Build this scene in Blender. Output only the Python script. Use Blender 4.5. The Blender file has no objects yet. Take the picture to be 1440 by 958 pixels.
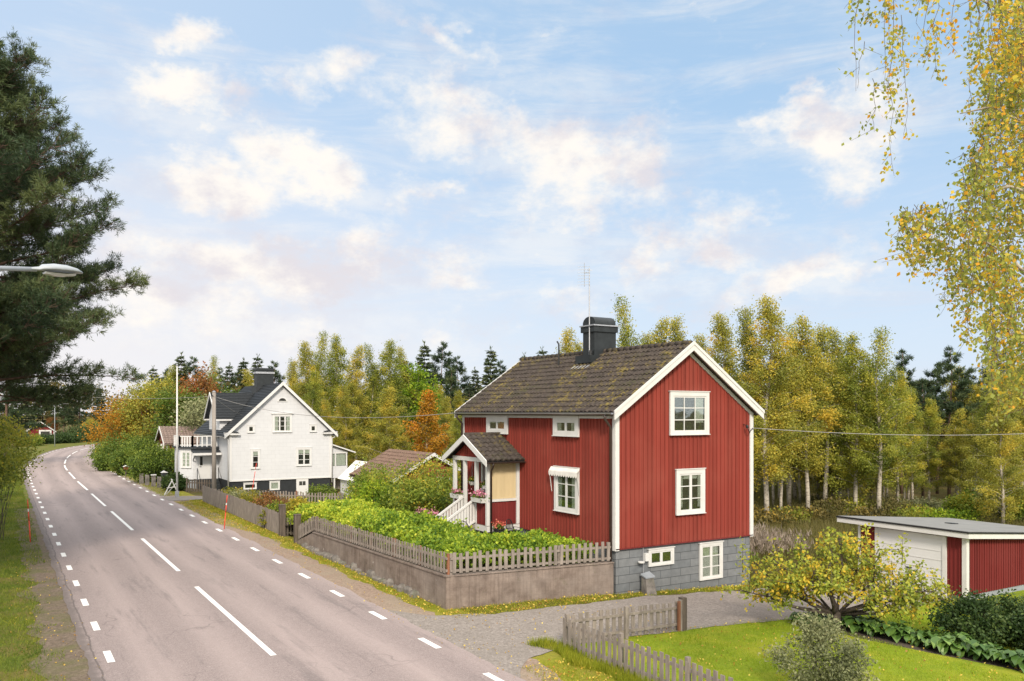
import bpy, bmesh, math, random
import numpy as np
from mathutils import Vector, noise as mnoise
R = math.radians
random.seed(4)
scene = bpy.context.scene
COL = scene.collection
# ------------------------------------------------------------------ frame: X runs across the road, Y along it, Z up, road at 0
CU, CV, F, HOR, EYE = .5212, .8534, 1179.0, 580.0, 6.0
def uv(px, depth):
    """ground position seen at a bearing, at a distance in front of the viewpoint"""
    x = (px - 720) / F * depth
    return CV * x + CU * depth, -CU * x + CV * depth
def height_at(py, depth): return EYE - (py - HOR) / F * depth
def sstep(a, b, x):
    t = np.clip((np.asarray(x, float) - a) / (b - a), 0, 1)
    return t * t * (3 - 2 * t)
def ground_z(u, v):
    return -.40 * sstep(15.5, 25, u) - .85 * sstep(12.6, 15, u) * (1 - sstep(26, 34, u)) * sstep(46.5, 52, v) * (1 - sstep(66.5, 72, v))
# ------------------------------------------------------------------ tagging
def tag(o, label, cat, group=None):
    o['label'] = label; o['category'] = cat
    if group: o['group'] = group
    return o
def struct(o, label=None):
    o['kind'] = 'structure'
    if label: o['label'] = label
    return o
def stuff(o, label):
    o['kind'] = 'stuff'; o['label'] = label
    return o
def thing(name, label, cat, loc=(0, 0, 0), group=None):
    o = bpy.data.objects.new(name, None); COL.objects.link(o); o.location = loc
    o.empty_display_size = .3
    return tag(o, label, cat, group)
# ------------------------------------------------------------------ mesh helper
def wpos(o):
    p = Vector((0, 0, 0))
    while o is not None:
        p += o.location; o = o.parent
    return p
class Fr:
    """a wall face: a runs along it, z up, n out of it"""
    def __init__(s, O, A, N): s.O, s.A, s.N = Vector(O), Vector(A), Vector(N)
    def p(s, a, z, n): return s.O + s.A * a + s.N * n + Vector((0, 0, z))
class MB:
    def __init__(s): s.v, s.f = [], []
    def add(s, vs, fs):
        b = len(s.v); s.v += [tuple(x) for x in vs]; s.f += [tuple(b + i for i in q) for q in fs]; return s
    def hexa(s, c):
        return s.add(c, [(0, 3, 2, 1), (4, 5, 6, 7), (0, 1, 5, 4), (1, 2, 6, 5), (2, 3, 7, 6), (3, 0, 4, 7)])
    def box(s, x0, x1, y0, y1, z0, z1):
        return s.hexa([(x0, y0, z0), (x1, y0, z0), (x1, y1, z0), (x0, y1, z0), (x0, y0, z1), (x1, y0, z1), (x1, y1, z1), (x0, y1, z1)])
    def fbox(s, fr, a0, a1, z0, z1, n0, n1):
        return s.hexa([fr.p(a0, z0, n0), fr.p(a1, z0, n0), fr.p(a1, z0, n1), fr.p(a0, z0, n1), fr.p(a0, z1, n0), fr.p(a1, z1, n0), fr.p(a1, z1, n1), fr.p(a0, z1, n1)])
    def prism(s, poly, d):
        n = len(poly); P = [Vector(p) for p in poly]; d = Vector(d)
        return s.add(P + [p + d for p in P], [tuple(range(n))[::-1], tuple(range(n, 2 * n))] + [(i, (i + 1) % n, n + (i + 1) % n, n + i) for i in range(n)])
    def bar(s, p, q, w, h=None, up=(0, 0, 1)):
        p, q = Vector(p), Vector(q); h = h or w; d = (q - p).normalized(); up = Vector(up)
        if abs(d.dot(up)) > .95: up = Vector((0, 1, 0))
        a = d.cross(up).normalized() * w / 2; b = a.cross(d).normalized() * h / 2
        return s.hexa([p - a - b, p + a - b, q + a - b, q - a - b, p - a + b, p + a + b, q + a + b, q - a + b])
    def tube(s, pts, rad, n=8, cap=True):
        pts = [Vector(p) for p in pts]
        if not hasattr(rad, '__len__'): rad = [rad] * len(pts)
        b0 = len(s.v); ref = Vector((.31, .95, .07))
        for i, p in enumerate(pts):
            d = (pts[min(i + 1, len(pts) - 1)] - pts[max(i - 1, 0)]).normalized()
            a = d.cross(ref)
            if a.length < .1: a = d.cross(Vector((1, 0, 0)))
            a.normalize(); c = d.cross(a)
            for k in range(n):
                t = 2 * math.pi * k / n; s.v.append(tuple(p + (a * math.cos(t) + c * math.sin(t)) * rad[i]))
        for i in range(len(pts) - 1):
            for k in range(n):
                q = (k + 1) % n; s.f.append((b0 + i * n + k, b0 + i * n + q, b0 + (i + 1) * n + q, b0 + (i + 1) * n + k))
        if cap:
            s.f.append(tuple(b0 + k for k in range(n))[::-1]); s.f.append(tuple(b0 + (len(pts) - 1) * n + k for k in range(n)))
        return s
    def lathe(s, c, prof, n=16):
        b0 = len(s.v)
        for r, z in prof:
            for k in range(n):
                t = 2 * math.pi * k / n; s.v.append((c[0] + r * math.cos(t), c[1] + r * math.sin(t), c[2] + z))
        for i in range(len(prof) - 1):
            for k in range(n):
                q = (k + 1) % n; s.f.append((b0 + i * n + k, b0 + i * n + q, b0 + (i + 1) * n + q, b0 + (i + 1) * n + k))
        s.f.append(tuple(b0 + k for k in range(n))[::-1]); s.f.append(tuple(b0 + (len(prof) - 1) * n + k for k in range(n)))
        return s
    def build(s, name, m, parent=None, smooth=False, bevel=0, at=None):
        me = bpy.data.meshes.new(name)
        base = wpos(parent) if parent else Vector(at or (0, 0, 0))
        me.from_pydata([tuple(Vector(x) - base) for x in s.v], [], s.f)
        bm = bmesh.new(); bm.from_mesh(me); bmesh.ops.recalc_face_normals(bm, faces=bm.faces)
        if bevel: bmesh.ops.bevel(bm, geom=bm.edges[:], offset=bevel, segments=1, affect='EDGES')
        bm.to_mesh(me); bm.free()
        if smooth: me.polygons.foreach_set('use_smooth', [True] * len(me.polygons))
        me.materials.append(m)
        o = bpy.data.objects.new(name, me); COL.objects.link(o)
        if parent: o.parent = parent
        elif at: o.location = at
        return o
def mesh_np(name, V, n, tone, m, parent=None, at=None):
    """V: (N, n, 3) loose n-gons"""
    V = np.asarray(V, np.float32); N = len(V)
    base = np.array(wpos(parent) if parent else (at or (0, 0, 0)), np.float32)
    V = V - base
    me = bpy.data.meshes.new(name)
    me.vertices.add(N * n); me.loops.add(N * n); me.polygons.add(N)
    me.vertices.foreach_set('co', V.reshape(-1))
    me.loops.foreach_set('vertex_index', np.arange(N * n, dtype=np.int32))
    me.polygons.foreach_set('loop_start', np.arange(0, N * n, n, dtype=np.int32))
    a = me.attributes.new('tone', 'FLOAT', 'FACE'); a.data.foreach_set('value', np.clip(tone, 0, 1).astype(np.float32))
    me.update(calc_edges=True); me.materials.append(m)
    o = bpy.data.objects.new(name, me); COL.objects.link(o)
    if parent: o.parent = parent
    elif at: o.location = at
    return o
def copy_tree(o, parent=None):
    c = o.copy(); COL.objects.link(c); c.parent = parent
    for ch in list(o.children): copy_tree(ch, c)
    return c
# ------------------------------------------------------------------ materials
class NT:
    def __init__(s, nt): s.nt = nt
    def n(s, t, **k):
        x = s.nt.nodes.new(t)
        for a, b in k.items(): setattr(x, a, b)
        return x
    def put(s, sock, val):
        if isinstance(val, bpy.types.NodeSocket): s.nt.links.new(val, sock)
        elif val is not None: sock.default_value = val
    def math(s, op, a, b=None, c=None, clamp=False):
        x = s.n('ShaderNodeMath', operation=op, use_clamp=clamp)
        for i, q in enumerate((a, b, c)):
            if q is not None: s.put(x.inputs[i], q)
        return x.outputs[0]
    def mix(s, fac, a, b, mode='MIX'):
        x = s.n('ShaderNodeMix', data_type='RGBA', blend_type=mode)
        s.put(x.inputs['Factor'], fac)
        s.put(x.inputs[6], a if not isinstance(a, tuple) else (*a[:3], 1)); s.put(x.inputs[7], b if not isinstance(b, tuple) else (*b[:3], 1))
        return x.outputs[2]
    def noise(s, vec, scale, detail=4, rough=.55, dist=0):
        x = s.n('ShaderNodeTexNoise'); s.put(x.inputs['Vector'], vec)
        x.inputs['Scale'].default_value = scale; x.inputs['Detail'].default_value = detail; x.inputs['Roughness'].default_value = rough; x.inputs['Distortion'].default_value = dist
        return x.outputs['Fac']
    def ramp(s, fac, stops):
        x = s.n('ShaderNodeValToRGB'); s.put(x.inputs[0], fac); e = x.color_ramp.elements
        while len(e) < len(stops): e.new(.5)
        for q, (p, c) in zip(e, stops): q.position = p; q.color = (*c, 1) if len(c) == 3 else c
        return x.outputs[0]
    def step(s, fac, a, b):
        x = s.n('ShaderNodeMapRange', interpolation_type='SMOOTHSTEP'); s.put(x.inputs[0], fac); x.inputs[1].default_value = a; x.inputs[2].default_value = b
        return x.outputs[0]
    def mapping(s, vec, scale=(1, 1, 1), rot=(0, 0, 0), loc=(0, 0, 0)):
        x = s.n('ShaderNodeMapping'); s.put(x.inputs[0], vec); x.inputs['Scale'].default_value = scale; x.inputs['Rotation'].default_value = rot; x.inputs['Location'].default_value = loc
        return x.outputs[0]
def new_mat(name):
    m = bpy.data.materials.new(name); m.use_nodes = True
    t = NT(m.node_tree); b = m.node_tree.nodes['Principled BSDF']
    return m, t, b
def geo_pos(t): return t.n('ShaderNodeNewGeometry').outputs['Position']
def bump(t, b, h, strength=.3, dist=.02):
    x = t.n('ShaderNodeBump'); x.inputs['Strength'].default_value = strength; x.inputs['Distance'].default_value = dist
    t.put(x.inputs['Height'], h); t.put(b.inputs['Normal'], x.outputs[0])
def plain(name, c, rough=.6, var=.18, scale=3, metal=0, spec=.4, bmp=0, bscale=40, dirt=None, dirt_amt=.3, stretch=(1, 1, 1)):
    m, t, b = new_mat(name); P = t.mapping(geo_pos(t), stretch)
    n = t.noise(P, scale, 6, .6)
    lo = tuple(x * (1 - var) for x in c); hi = tuple(min(1, x * (1 + var)) for x in c)
    col = t.ramp(n, [(.3, lo), (.7, hi)])
    if dirt:
        k = t.step(t.noise(P, scale * .37, 7, .65), .5, .75)
        col = t.mix(t.math('MULTIPLY', k, dirt_amt), col, dirt)
    t.put(b.inputs['Base Color'], col); b.inputs['Roughness'].default_value = rough; b.inputs['Metallic'].default_value = metal
    b.inputs['Specular IOR Level'].default_value = spec
    if bmp: bump(t, b, t.noise(P, bscale, 4, .6), bmp, .02)
    return m
def leaf_mat(name, stops, trans=.35, rough=.55, jitter=.25, cl=.5, spec=.25):
    m, t, b = new_mat(name)
    a = t.n('ShaderNodeAttribute', attribute_name='tone').outputs['Fac']
    oi = t.n('ShaderNodeObjectInfo').outputs['Random']
    k = t.math('ADD', a, t.math('MULTIPLY', t.math('SUBTRACT', oi, .5), jitter))
    k = t.math('ADD', k, t.math('MULTIPLY', t.math('SUBTRACT', t.noise(geo_pos(t), cl, 3), .5), .55), clamp=True)
    col = t.ramp(k, stops)
    t.put(b.inputs['Base Color'], col); b.inputs['Roughness'].default_value = rough; b.inputs['Specular IOR Level'].default_value = spec
    tr = t.n('ShaderNodeBsdfTranslucent'); t.put(tr.inputs[0], col)
    mx = t.n('ShaderNodeMixShader'); mx.inputs[0].default_value = trans
    t.put(mx.inputs[1], b.outputs[0]); t.put(mx.inputs[2], tr.outputs[0])
    t.put(m.node_tree.nodes['Material Output'].inputs[0], mx.outputs[0])
    return m
M = {}
# red boards: slightly different from board to board, weathered
def boards(name, c, axis_scale):
    m, t, b = new_mat(name); P = geo_pos(t)
    n1 = t.noise(t.mapping(P, axis_scale), 5.2, 1, .5); n2 = t.noise(t.mapping(P, (3, 3, .25)), 2.0, 6, .65); n3 = t.noise(P, .5, 3)
    col = t.ramp(n1, [(.25, tuple(x * .72 for x in c)), (.75, tuple(x * 1.2 for x in c))])
    col = t.mix(t.math('MULTIPLY', t.step(n2, .5, .8), .35), col, tuple(x * .62 for x in c))
    col = t.mix(t.math('MULTIPLY', t.step(n3, .42, .7), .45), col, (c[0] * 1.2, c[1] * 1.7, c[2] * 1.7))
    fleck = t.step(t.noise(t.mapping(P, (9, 9, 1.5)), 3.0, 5, .75), .66, .74); col = t.mix(t.math('MULTIPLY', fleck, .35), col, tuple(x * .5 + .02 for x in c))
    t.put(b.inputs['Base Color'], col); b.inputs['Roughness'].default_value = .82; b.inputs['Specular IOR Level'].default_value = .2
    bump(t, b, n2, .15, .01)
    return m
M['red'] = boards('red_boards', (.205, .036, .025), (1, 1, .02))
M['dark_red'] = boards('dark_red_boards', (.14, .020, .018), (1, 1, .02))
M['white'] = plain('white_paint', (.55, .545, .525), .55, .05, 2.5, dirt=(.42, .40, .35), dirt_amt=.35)
M['white_clean'] = plain('white_gloss', (.58, .58, .57), .4, .03, 2)
M['beige'] = plain('beige_blind', (.52, .42, .25), .75, .1, 4, stretch=(1, 1, .1))
M['black_metal'] = plain('dark_metal', (.013, .014, .015), .45, .3, 5, spec=.5)
M['chimney'] = plain('chimney_sheet', (.020, .024, .026), .5, .3, 3, spec=.35)
M['brown_pipe'] = plain('brown_pipe', (.035, .022, .017), .4, .2, 5, spec=.5)
M['zinc'] = plain('zinc', (.42, .43, .45), .38, .12, 6, metal=.6)
M['grey_wood'] = plain('grey_wood', (.215, .185, .16), .9, .3, 9, spec=.15, stretch=(1, 1, .25), dirt=(.12, .105, .085), dirt_amt=.6)
M['dark_wood'] = plain('dark_wood', (.105, .085, .07), .9, .35, 8, spec=.15, stretch=(1, 1, .2), dirt=(.06, .065, .035), dirt_amt=.6)
M['rust_wood'] = plain('brown_wood', (.20, .085, .045), .85, .3, 8, stretch=(1, 1, .2))
M['pole_wood'] = plain('pole_wood', (.24, .215, .19), .85, .25, 8, stretch=(1, 1, .1))
M['plaster_plinth'] = plain('black_plinth', (.016, .019, .022), .7, .2, 3)
M['grey_plinth'] = plain('grey_plinth', (.24, .26, .28), .8, .15, 3)
M['red_plastic'] = plain('red_plastic', (.62, .05, .022), .45, .1, 5)
M['stone'] = plain('rough_stone', (.15, .135, .12), .9, .5, 4, bmp=.6, bscale=14, dirt=(.10, .12, .05), dirt_amt=.6)
M['soil'] = plain('garden_soil', (.055, .042, .03), .95, .4, 3, bmp=.6, bscale=10)
M['bark'] = plain('bark', (.10, .078, .06), .9, .45, 9, bmp=.7, bscale=20, stretch=(1, 1, .4))
M['pine_bark'] = plain('pine_bark', (.115, .072, .052), .9, .45, 6, bmp=.7, bscale=16, stretch=(1, 1, .4))
M['birch_twig'] = plain('birch_twig', (.14, .10, .07), .85, .3, 9)
M['twig'] = plain('twig', (.06, .045, .04), .85, .3, 9)
M['grey_tar'] = plain('roofing_felt', (.20, .20, .192), .9, .12, 1.2, bmp=.15, bscale=60, dirt=(.20, .20, .17), dirt_amt=.5)
M['slate'] = plain('black_roof', (.022, .026, .03), .55, .3, 6)
M['slate2'] = plain('brown_grey_roof', (.17, .125, .105), .85, .3, 5, dirt=(.08, .06, .05), dirt_amt=.7)
M['curtain'] = plain('curtain', (.62, .60, .54), .9, .15, 8, stretch=(6, 6, .3))
M['room_shade'] = plain('dark_room', (.030, .030, .026), .95, .5, .9)  # near black: the darkness of unlit rooms is put into this colour
M['orange_item'] = plain('orange_lamp', (.6, .2, .08), .8)
M['white_fabric'] = plain('white_fabric', (.66, .64, .60), .9, .12, 4, dirt=(.35, .33, .28), dirt_amt=.3)
M['lamp_grey'] = plain('lamp_grey', (.30, .33, .36), .45, .1, 4, spec=.5)
M['lamp_lens'] = plain('lamp_lens', (.55, .57, .60), .15, .05, 5)
M['cable'] = plain('cable', (.26, .25, .235), .6)
M['terracotta_black'] = plain('black_pot', (.018, .018, .019), .5)
def birch_bark():
    m, t, b = new_mat('birch_bark'); P = geo_pos(t)
    n = t.noise(t.mapping(P, (1, 1, 2.4)), 5, 6, .7); n2 = t.noise(P, 1.2, 3)
    col = t.ramp(n, [(.36, (.05, .042, .036)), (.46, (.36, .32, .26)), (.75, (.60, .55, .47))])
    col = t.mix(t.math('MULTIPLY', n2, .35), col, (.22, .19, .12))
    t.put(b.inputs['Base Color'], col); b.inputs['Roughness'].default_value = .8; return m
M['birch_bark'] = birch_bark()
def glass():
    m, t, b = new_mat('window_glass')
    tr = t.n('ShaderNodeBsdfTransparent'); tr.inputs[0].default_value = (.86, .9, .88, 1)
    gl = t.n('ShaderNodeBsdfGlossy'); gl.inputs['Roughness'].default_value = .03
    bp = t.n('ShaderNodeBump'); bp.inputs['Strength'].default_value = .12; bp.inputs['Distance'].default_value = .03
    t.put(bp.inputs['Height'], t.noise(geo_pos(t), 1.6, 1)); t.put(gl.inputs['Normal'], bp.outputs[0])
    fr = t.n('ShaderNodeFresnel'); fr.inputs[0].default_value = 1.5
    mx = t.n('ShaderNodeMixShader'); t.put(mx.inputs[0], t.math('ADD', t.math('MULTIPLY', fr.outputs[0], .5), .02))
    t.put(mx.inputs[1], tr.outputs[0]); t.put(mx.inputs[2], gl.outputs[0])
    t.put(m.node_tree.nodes['Material Output'].inputs[0], mx.outputs[0]); return m
M['glass'] = glass()
def tiles():
    m, t, b = new_mat('mossy_tiles'); P = geo_pos(t)
    n = t.noise(P, 7, 5, .6); big = t.noise(P, .75, 5, .65); med = t.noise(P, 5, 5, .7)
    col = t.ramp(n, [(.3, (.026, .021, .018)), (.7, (.075, .060, .050))])
    k = t.math('MULTIPLY', t.step(big, .44, .62), t.step(med, .48, .62))
    col = t.mix(t.math('MULTIPLY', k, .8), col, (.175, .135, .03))
    k2 = t.math('MULTIPLY', t.step(t.noise(P, 1.1, 4, .6), .52, .68), t.step(t.noise(P, 11, 3, .7), .45, .6))
    col = t.mix(t.math('MULTIPLY', k2, .75), col, (.05, .052, .018))
    t.put(b.inputs['Base Color'], col); b.inputs['Roughness'].default_value = .9; b.inputs['Specular IOR Level'].default_value = .25
    bump(t, b, t.noise(P, 35, 4), .4, .015); return m
M['tiles'] = tiles()
M['old_tiles'] = plain('old_brown_tiles', (.15, .095, .07), .9, .35, 6, dirt=(.10, .085, .04), dirt_amt=.7)
def bricks(name, c1, c2, mort, w, h, msize, axis, rough=.8, bstr=.5):
    m, t, b = new_mat(name); s = t.n('ShaderNodeSeparateXYZ'); t.put(s.inputs[0], geo_pos(t))
    q = t.n('ShaderNodeCombineXYZ')
    t.put(q.inputs[0], t.math('ADD', s.outputs[0], s.outputs[1]) if axis == 'xy' else s.outputs[axis]); t.put(q.inputs[1], s.outputs[2])
    br = t.n('ShaderNodeTexBrick'); t.put(br.inputs[0], q.outputs[0])
    br.inputs['Color1'].default_value = (*c1, 1); br.inputs['Color2'].default_value = (*c2, 1); br.inputs['Mortar'].default_value = (*mort, 1)
    br.inputs['Scale'].default_value = 1; br.inputs['Mortar Size'].default_value = msize; br.inputs['Brick Width'].default_value = w; br.inputs['Row Height'].default_value = h; br.inputs['Mortar Smooth'].default_value = .3
    n = t.noise(geo_pos(t), 3.5, 6, .65)
    col = t.mix(.65 if c1[0] < .4 else .14, br.outputs[0], t.ramp(n, [(.3, (.55, .55, .55)), (.7, (1, 1, 1))]), 'MULTIPLY')
    t.put(b.inputs['Base Color'], col); b.inputs['Roughness'].default_value = rough
    bump(t, b, t.math('SUBTRACT', t.math('MULTIPLY', n, .3), br.outputs['Fac']), bstr, .015); return m
M['block'] = bricks('grey_block', (.14, .152, .163), (.185, .194, .20), (.075, .08, .085), .92, .275, .012, 'xy')
M['white_board'] = bricks('white_panel', (.53, .54, .555), (.545, .555, .57), (.475, .485, .50), .6, .30, .012, 'xy', .6, .2)
def concrete():
    m, t, b = new_mat('old_concrete'); P = geo_pos(t)
    n = t.noise(P, 2.2, 8, .7); st = t.noise(t.mapping(P, (6, 6, .25)), 2.0, 5, .7); big = t.noise(P, .45, 4)
    col = t.ramp(n, [(.3, (.095, .068, .054)), (.7, (.265, .21, .175))])
    col = t.mix(t.math('MULTIPLY', t.step(st, .42, .72), .6), col, (.082, .060, .048))
    col = t.mix(t.math('MULTIPLY', t.step(big, .45, .7), .4), col, (.25, .215, .19))
    s = t.n('ShaderNodeSeparateXYZ'); t.put(s.inputs[0], P)
    wv = t.math('FRACT', t.math('MULTIPLY', t.math('ADD', s.outputs[2], t.math('MULTIPLY', n, .03)), 4.6))
    ln = t.math('LESS_THAN', wv, .05); col = t.mix(t.math('MULTIPLY', ln, .3), col, (.10, .08, .07))
    moss = t.math('MULTIPLY', t.step(t.noise(P, 1.3, 6, .7), .55, .68), t.step(t.noise(P, 9, 4, .7), .45, .6)); col = t.mix(t.math('MULTIPLY', moss, .55), col, (.075, .075, .035))
    chip = t.step(t.noise(P, 3.1, 3, .5), .74, .765); col = t.mix(chip, col, (.46, .43, .40))
    t.put(b.inputs['Base Color'], col); b.inputs['Roughness'].default_value = .92; bump(t, b, t.noise(P, 25, 6, .7), .4, .02); return m
M['concrete'] = concrete()
def asphalt():
    m, t, b = new_mat('asphalt'); P = geo_pos(t); U = t.n('ShaderNodeUVMap').outputs[0]
    s = t.n('ShaderNodeSeparateXYZ'); t.put(s.inputs[0], U)
    fine = t.noise(P, 38, 3, .8); mid = t.noise(P, 2.0, 6, .65); lng = t.noise(t.mapping(U, (1.2, .05, 1)), 1.6, 4, .6)
    grit = t.noise(P, 95, 1, .5)
    col = t.ramp(fine, [(.32, (.15, .120, .114)), (.68, (.34, .276, .260))])
    col = t.mix(t.math('MULTIPLY', t.step(grit, .6, .72), .5), col, (.44, .40, .38))
    col = t.mix(t.math('MULTIPLY', mid, .30), col, (.175, .14, .134))
    # polished wheel tracks and darker seams between them
    ph = t.math('ABSOLUTE', t.math('SINE', t.math('MULTIPLY', t.math('SUBTRACT', s.outputs[0], .55), 1.85)))
    col = t.mix(t.math('MULTIPLY', t.math('MULTIPLY', t.math('POWER', ph, 2.5), lng), .7), col, (.40, .325, .305))
    col = t.mix(t.math('MULTIPLY', t.step(t.noise(t.mapping(U, (.9, .08, 1)), 2.2, 5, .65), .52, .72), .5), col, (.115, .098, .096))
    col = t.mix(t.math('MULTIPLY', t.step(t.noise(P, 15, 3, .75), .5, .68), .28), col, (.40, .35, .33))
    seam = t.math('LESS_THAN', t.math('ABSOLUTE', t.math('SUBTRACT', s.outputs[0], t.math('ADD', .06, t.math('MULTIPLY', t.noise(t.mapping(U, (0, .5, 0)), 1.0, 6, .65), .34)))), .022)
    col = t.mix(t.math('MULTIPLY', seam, .5), col, (.03, .026, .024))
    edge = t.step(t.math('ADD', s.outputs[0], t.math('MULTIPLY', t.noise(P, 2.5, 5, .7), .5)), .62, .30)
    col = t.mix(t.math('MULTIPLY', edge, .7), col, (.095, .08, .072))
    vo = t.n('ShaderNodeTexVoronoi', feature='DISTANCE_TO_EDGE'); vo.inputs['Scale'].default_value = .28
    jit = t.n('ShaderNodeTexNoise'); jit.inputs['Scale'].default_value = 1.1; t.put(jit.inputs[0], P)
    add = t.n('ShaderNodeVectorMath', operation='MULTIPLY_ADD'); t.put(add.inputs[0], jit.outputs['Color']); add.inputs[1].default_value = (1.6, 1.6, 0); t.put(add.inputs[2], P)
    t.put(vo.inputs['Vector'], add.outputs[0])
    crack = t.math('MULTIPLY', t.math('LESS_THAN', vo.outputs['Distance'], .006), t.step(t.noise(P, .22, 2), .5, .6))
    col = t.mix(t.math('MULTIPLY', crack, .28), col, (.06, .05, .05))
    t.put(b.inputs['Base Color'], col); b.inputs['Roughness'].default_value = .85; b.inputs['Specular IOR Level'].default_value = .3
    bump(t, b, fine, .35, .01); return m
M['asphalt'] = asphalt()
def ground_mat(name, a, c, d, gravel=0.0, sc=1.0):
    m, t, b = new_mat(name); P = geo_pos(t)
    n = t.noise(P, 9 * sc, 6, .7); big = t.noise(P, .7 * sc, 5, .6); fine = t.noise(P, 55, 3, .8)
    col = t.ramp(n, [(.3, a), (.7, c)]); col = t.mix(t.step(big, .42, .66), col, d)
    if gravel:
        vo = t.n('ShaderNodeTexVoronoi'); vo.inputs['Scale'].default_value = 24; t.put(vo.inputs['Vector'], P)
        col = t.mix(gravel, col, t.mix(t.ramp(vo.outputs['Color'], [(0, (.25, .25, .25)), (1, (1.4, 1.4, 1.4))]), (0, 0, 0), col, 'ADD') if False else t.mix(1, col, t.ramp(vo.outputs['Color'], [(.1, (.45, .44, .42)), (.9, (1, 1, 1))]), 'MULTIPLY'))
        bump(t, b, vo.outputs['Distance'], .5, .02)
    else: bump(t, b, fine, .6, .04)
    t.put(b.inputs['Base Color'], col); b.inputs['Roughness'].default_value = .95; b.inputs['Specular IOR Level'].default_value = .15; return m
M['lawn'] = ground_mat('lawn_turf', (.13, .185, .012), (.24, .30, .022), (.27, .28, .025))
M['verge'] = ground_mat('verge_turf', (.14, .16, .014), (.27, .265, .025), (.27, .22, .05))
M['meadow'] = ground_mat('meadow', (.055, .055, .014), (.12, .105, .028), (.13, .095, .035))
M['gravel'] = ground_mat('gravel', (.20, .175, .155), (.36, .32, .29), (.26, .23, .205), .55)
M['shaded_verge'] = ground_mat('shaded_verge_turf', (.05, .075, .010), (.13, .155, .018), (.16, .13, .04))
M['apple_bark'] = plain('apple_bark', (.055, .043, .034), .9, .5, 9, bmp=.8, bscale=22)
M['dark_dirt'] = ground_mat('mixed_dirt', (.10, .078, .058), (.24, .185, .14), (.135, .125, .06), .5)  # darker brown mix of dirt, grass and leaf
M['dirt'] = ground_mat('roadside_dirt', (.21, .15, .112), (.38, .29, .225), (.30, .24, .18), .45)
def paint_mat():
    m, t, b = new_mat('road_paint'); P = geo_pos(t)
    k = t.step(t.noise(P, 9, 7, .75), .60, .72)
    t.put(b.inputs['Base Color'], t.mix(k, (.74, .73, .70), (.32, .29, .27))); b.inputs['Roughness'].default_value = .75; return m
M['paint'] = paint_mat()
# leaves
M['birch_leaf'] = leaf_mat('birch_leaf', [(0, (.115, .135, .026)), (.35, (.28, .29, .048)), (.68, (.49, .43, .065)), (1, (.68, .47, .06))], .45)
M['green_birch'] = leaf_mat('green_birch_leaf', [(0, (.09, .125, .024)), (.4, (.235, .275, .042)), (.75, (.41, .40, .055)), (1, (.58, .47, .055))], .45)
M['near_birch'] = leaf_mat('near_birch_leaf', [(0, (0.176, 0.220, 0.050)), (.45, (0.363, 0.396, 0.083)), (.68, (0.638, 0.517, 0.055)), (1, (0.814, 0.396, 0.033))], .5, jitter=0, cl=1.1)
M['orange_leaf'] = leaf_mat('orange_leaf', [(0, (0.161, 0.109, 0.015)), (.4, (0.391, 0.207, 0.018)), (1, (0.690, 0.287, 0.030))], .4, jitter=.1)
M['red_leaf'] = leaf_mat('red_leaf', [(0, (.07, .085, .018)), (.4, (.20, .11, .028)), (1, (.42, .13, .04))], .35, jitter=.1)
M['lime_leaf'] = leaf_mat('lime_leaf', [(0, (.05, .11, .010)), (.5, (.17, .28, .016)), (1, (.38, .42, .03))], .4, jitter=.1)
M['spruce'] = leaf_mat('spruce_needles', [(0, (0.027, 0.043, 0.022)), (.5, (0.069, 0.094, 0.043)), (1, (0.150, 0.163, 0.062))], .12)
M['pine'] = leaf_mat('pine_needles', [(0, (.024, .046, .024)), (.5, (.060, .092, .040)), (1, (.15, .18, .065))], .25)
M['bush'] = leaf_mat('bush_leaf', [(0, (0.034, 0.063, 0.011)), (.5, (0.098, 0.155, 0.021)), (1, (0.241, 0.287, 0.040))], .35)
M['dark_bush'] = leaf_mat('dark_bush_leaf', [(0, (.016, .034, .010)), (.5, (.040, .075, .018)), (1, (.10, .14, .035))], .25)
M['pale_bush'] = leaf_mat('pale_bush_leaf', [(0, (.11, .125, .055)), (.5, (.25, .265, .125)), (1, (.46, .44, .23))], .3)
M['apple_leaf'] = leaf_mat('apple_leaf', [(0, (.075, .12, .022)), (.45, (.24, .30, .045)), (.78, (.44, .44, .06)), (1, (.66, .44, .04))], .4, cl=1.4)
M['hedge'] = leaf_mat('hedge_leaf', [(0, (.04, .10, .018)), (.36, (.19, .30, .028)), (.66, (.45, .53, .045)), (1, (.74, .68, .09))], .42, cl=1.5)
M['mixed_bush'] = leaf_mat('mixed_bush_leaf', [(0, (0.050, 0.090, 0.016)), (.4, (0.151, 0.213, 0.025)), (.75, (0.314, 0.347, 0.045)), (1, (0.560, 0.403, 0.045))], .38, cl=.9)
M['bed_red'] = leaf_mat('rusty_leaf', [(0, (.07, .06, .015)), (.5, (.22, .10, .03)), (1, (.36, .17, .05))], .3)
M['bed_yellow'] = leaf_mat('yellow_leaf', [(0, (.08, .12, .02)), (.5, (.30, .27, .03)), (1, (.55, .42, .05))], .35)
M['cabbage'] = leaf_mat('broad_leaf', [(0, (.03, .075, .014)), (.5, (.075, .15, .028)), (1, (.18, .28, .06))], .25, .35, spec=.5)
M['grass'] = leaf_mat('grass_blade', [(0, (.12, .20, .010)), (.5, (.27, .37, .016)), (1, (.45, .47, .035))], .4, cl=.45)
M['verge_grass'] = leaf_mat('verge_blade', [(0, (.10, .15, .012)), (.5, (.27, .30, .02)), (1, (.50, .43, .06))], .4, cl=.6)
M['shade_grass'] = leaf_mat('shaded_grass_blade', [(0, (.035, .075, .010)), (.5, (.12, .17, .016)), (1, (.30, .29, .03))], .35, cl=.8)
M['dry_grass'] = leaf_mat('dry_grass', [(0, (.06, .07, .018)), (.5, (.15, .135, .04)), (1, (.28, .22, .10))], .35, cl=.4)
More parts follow.
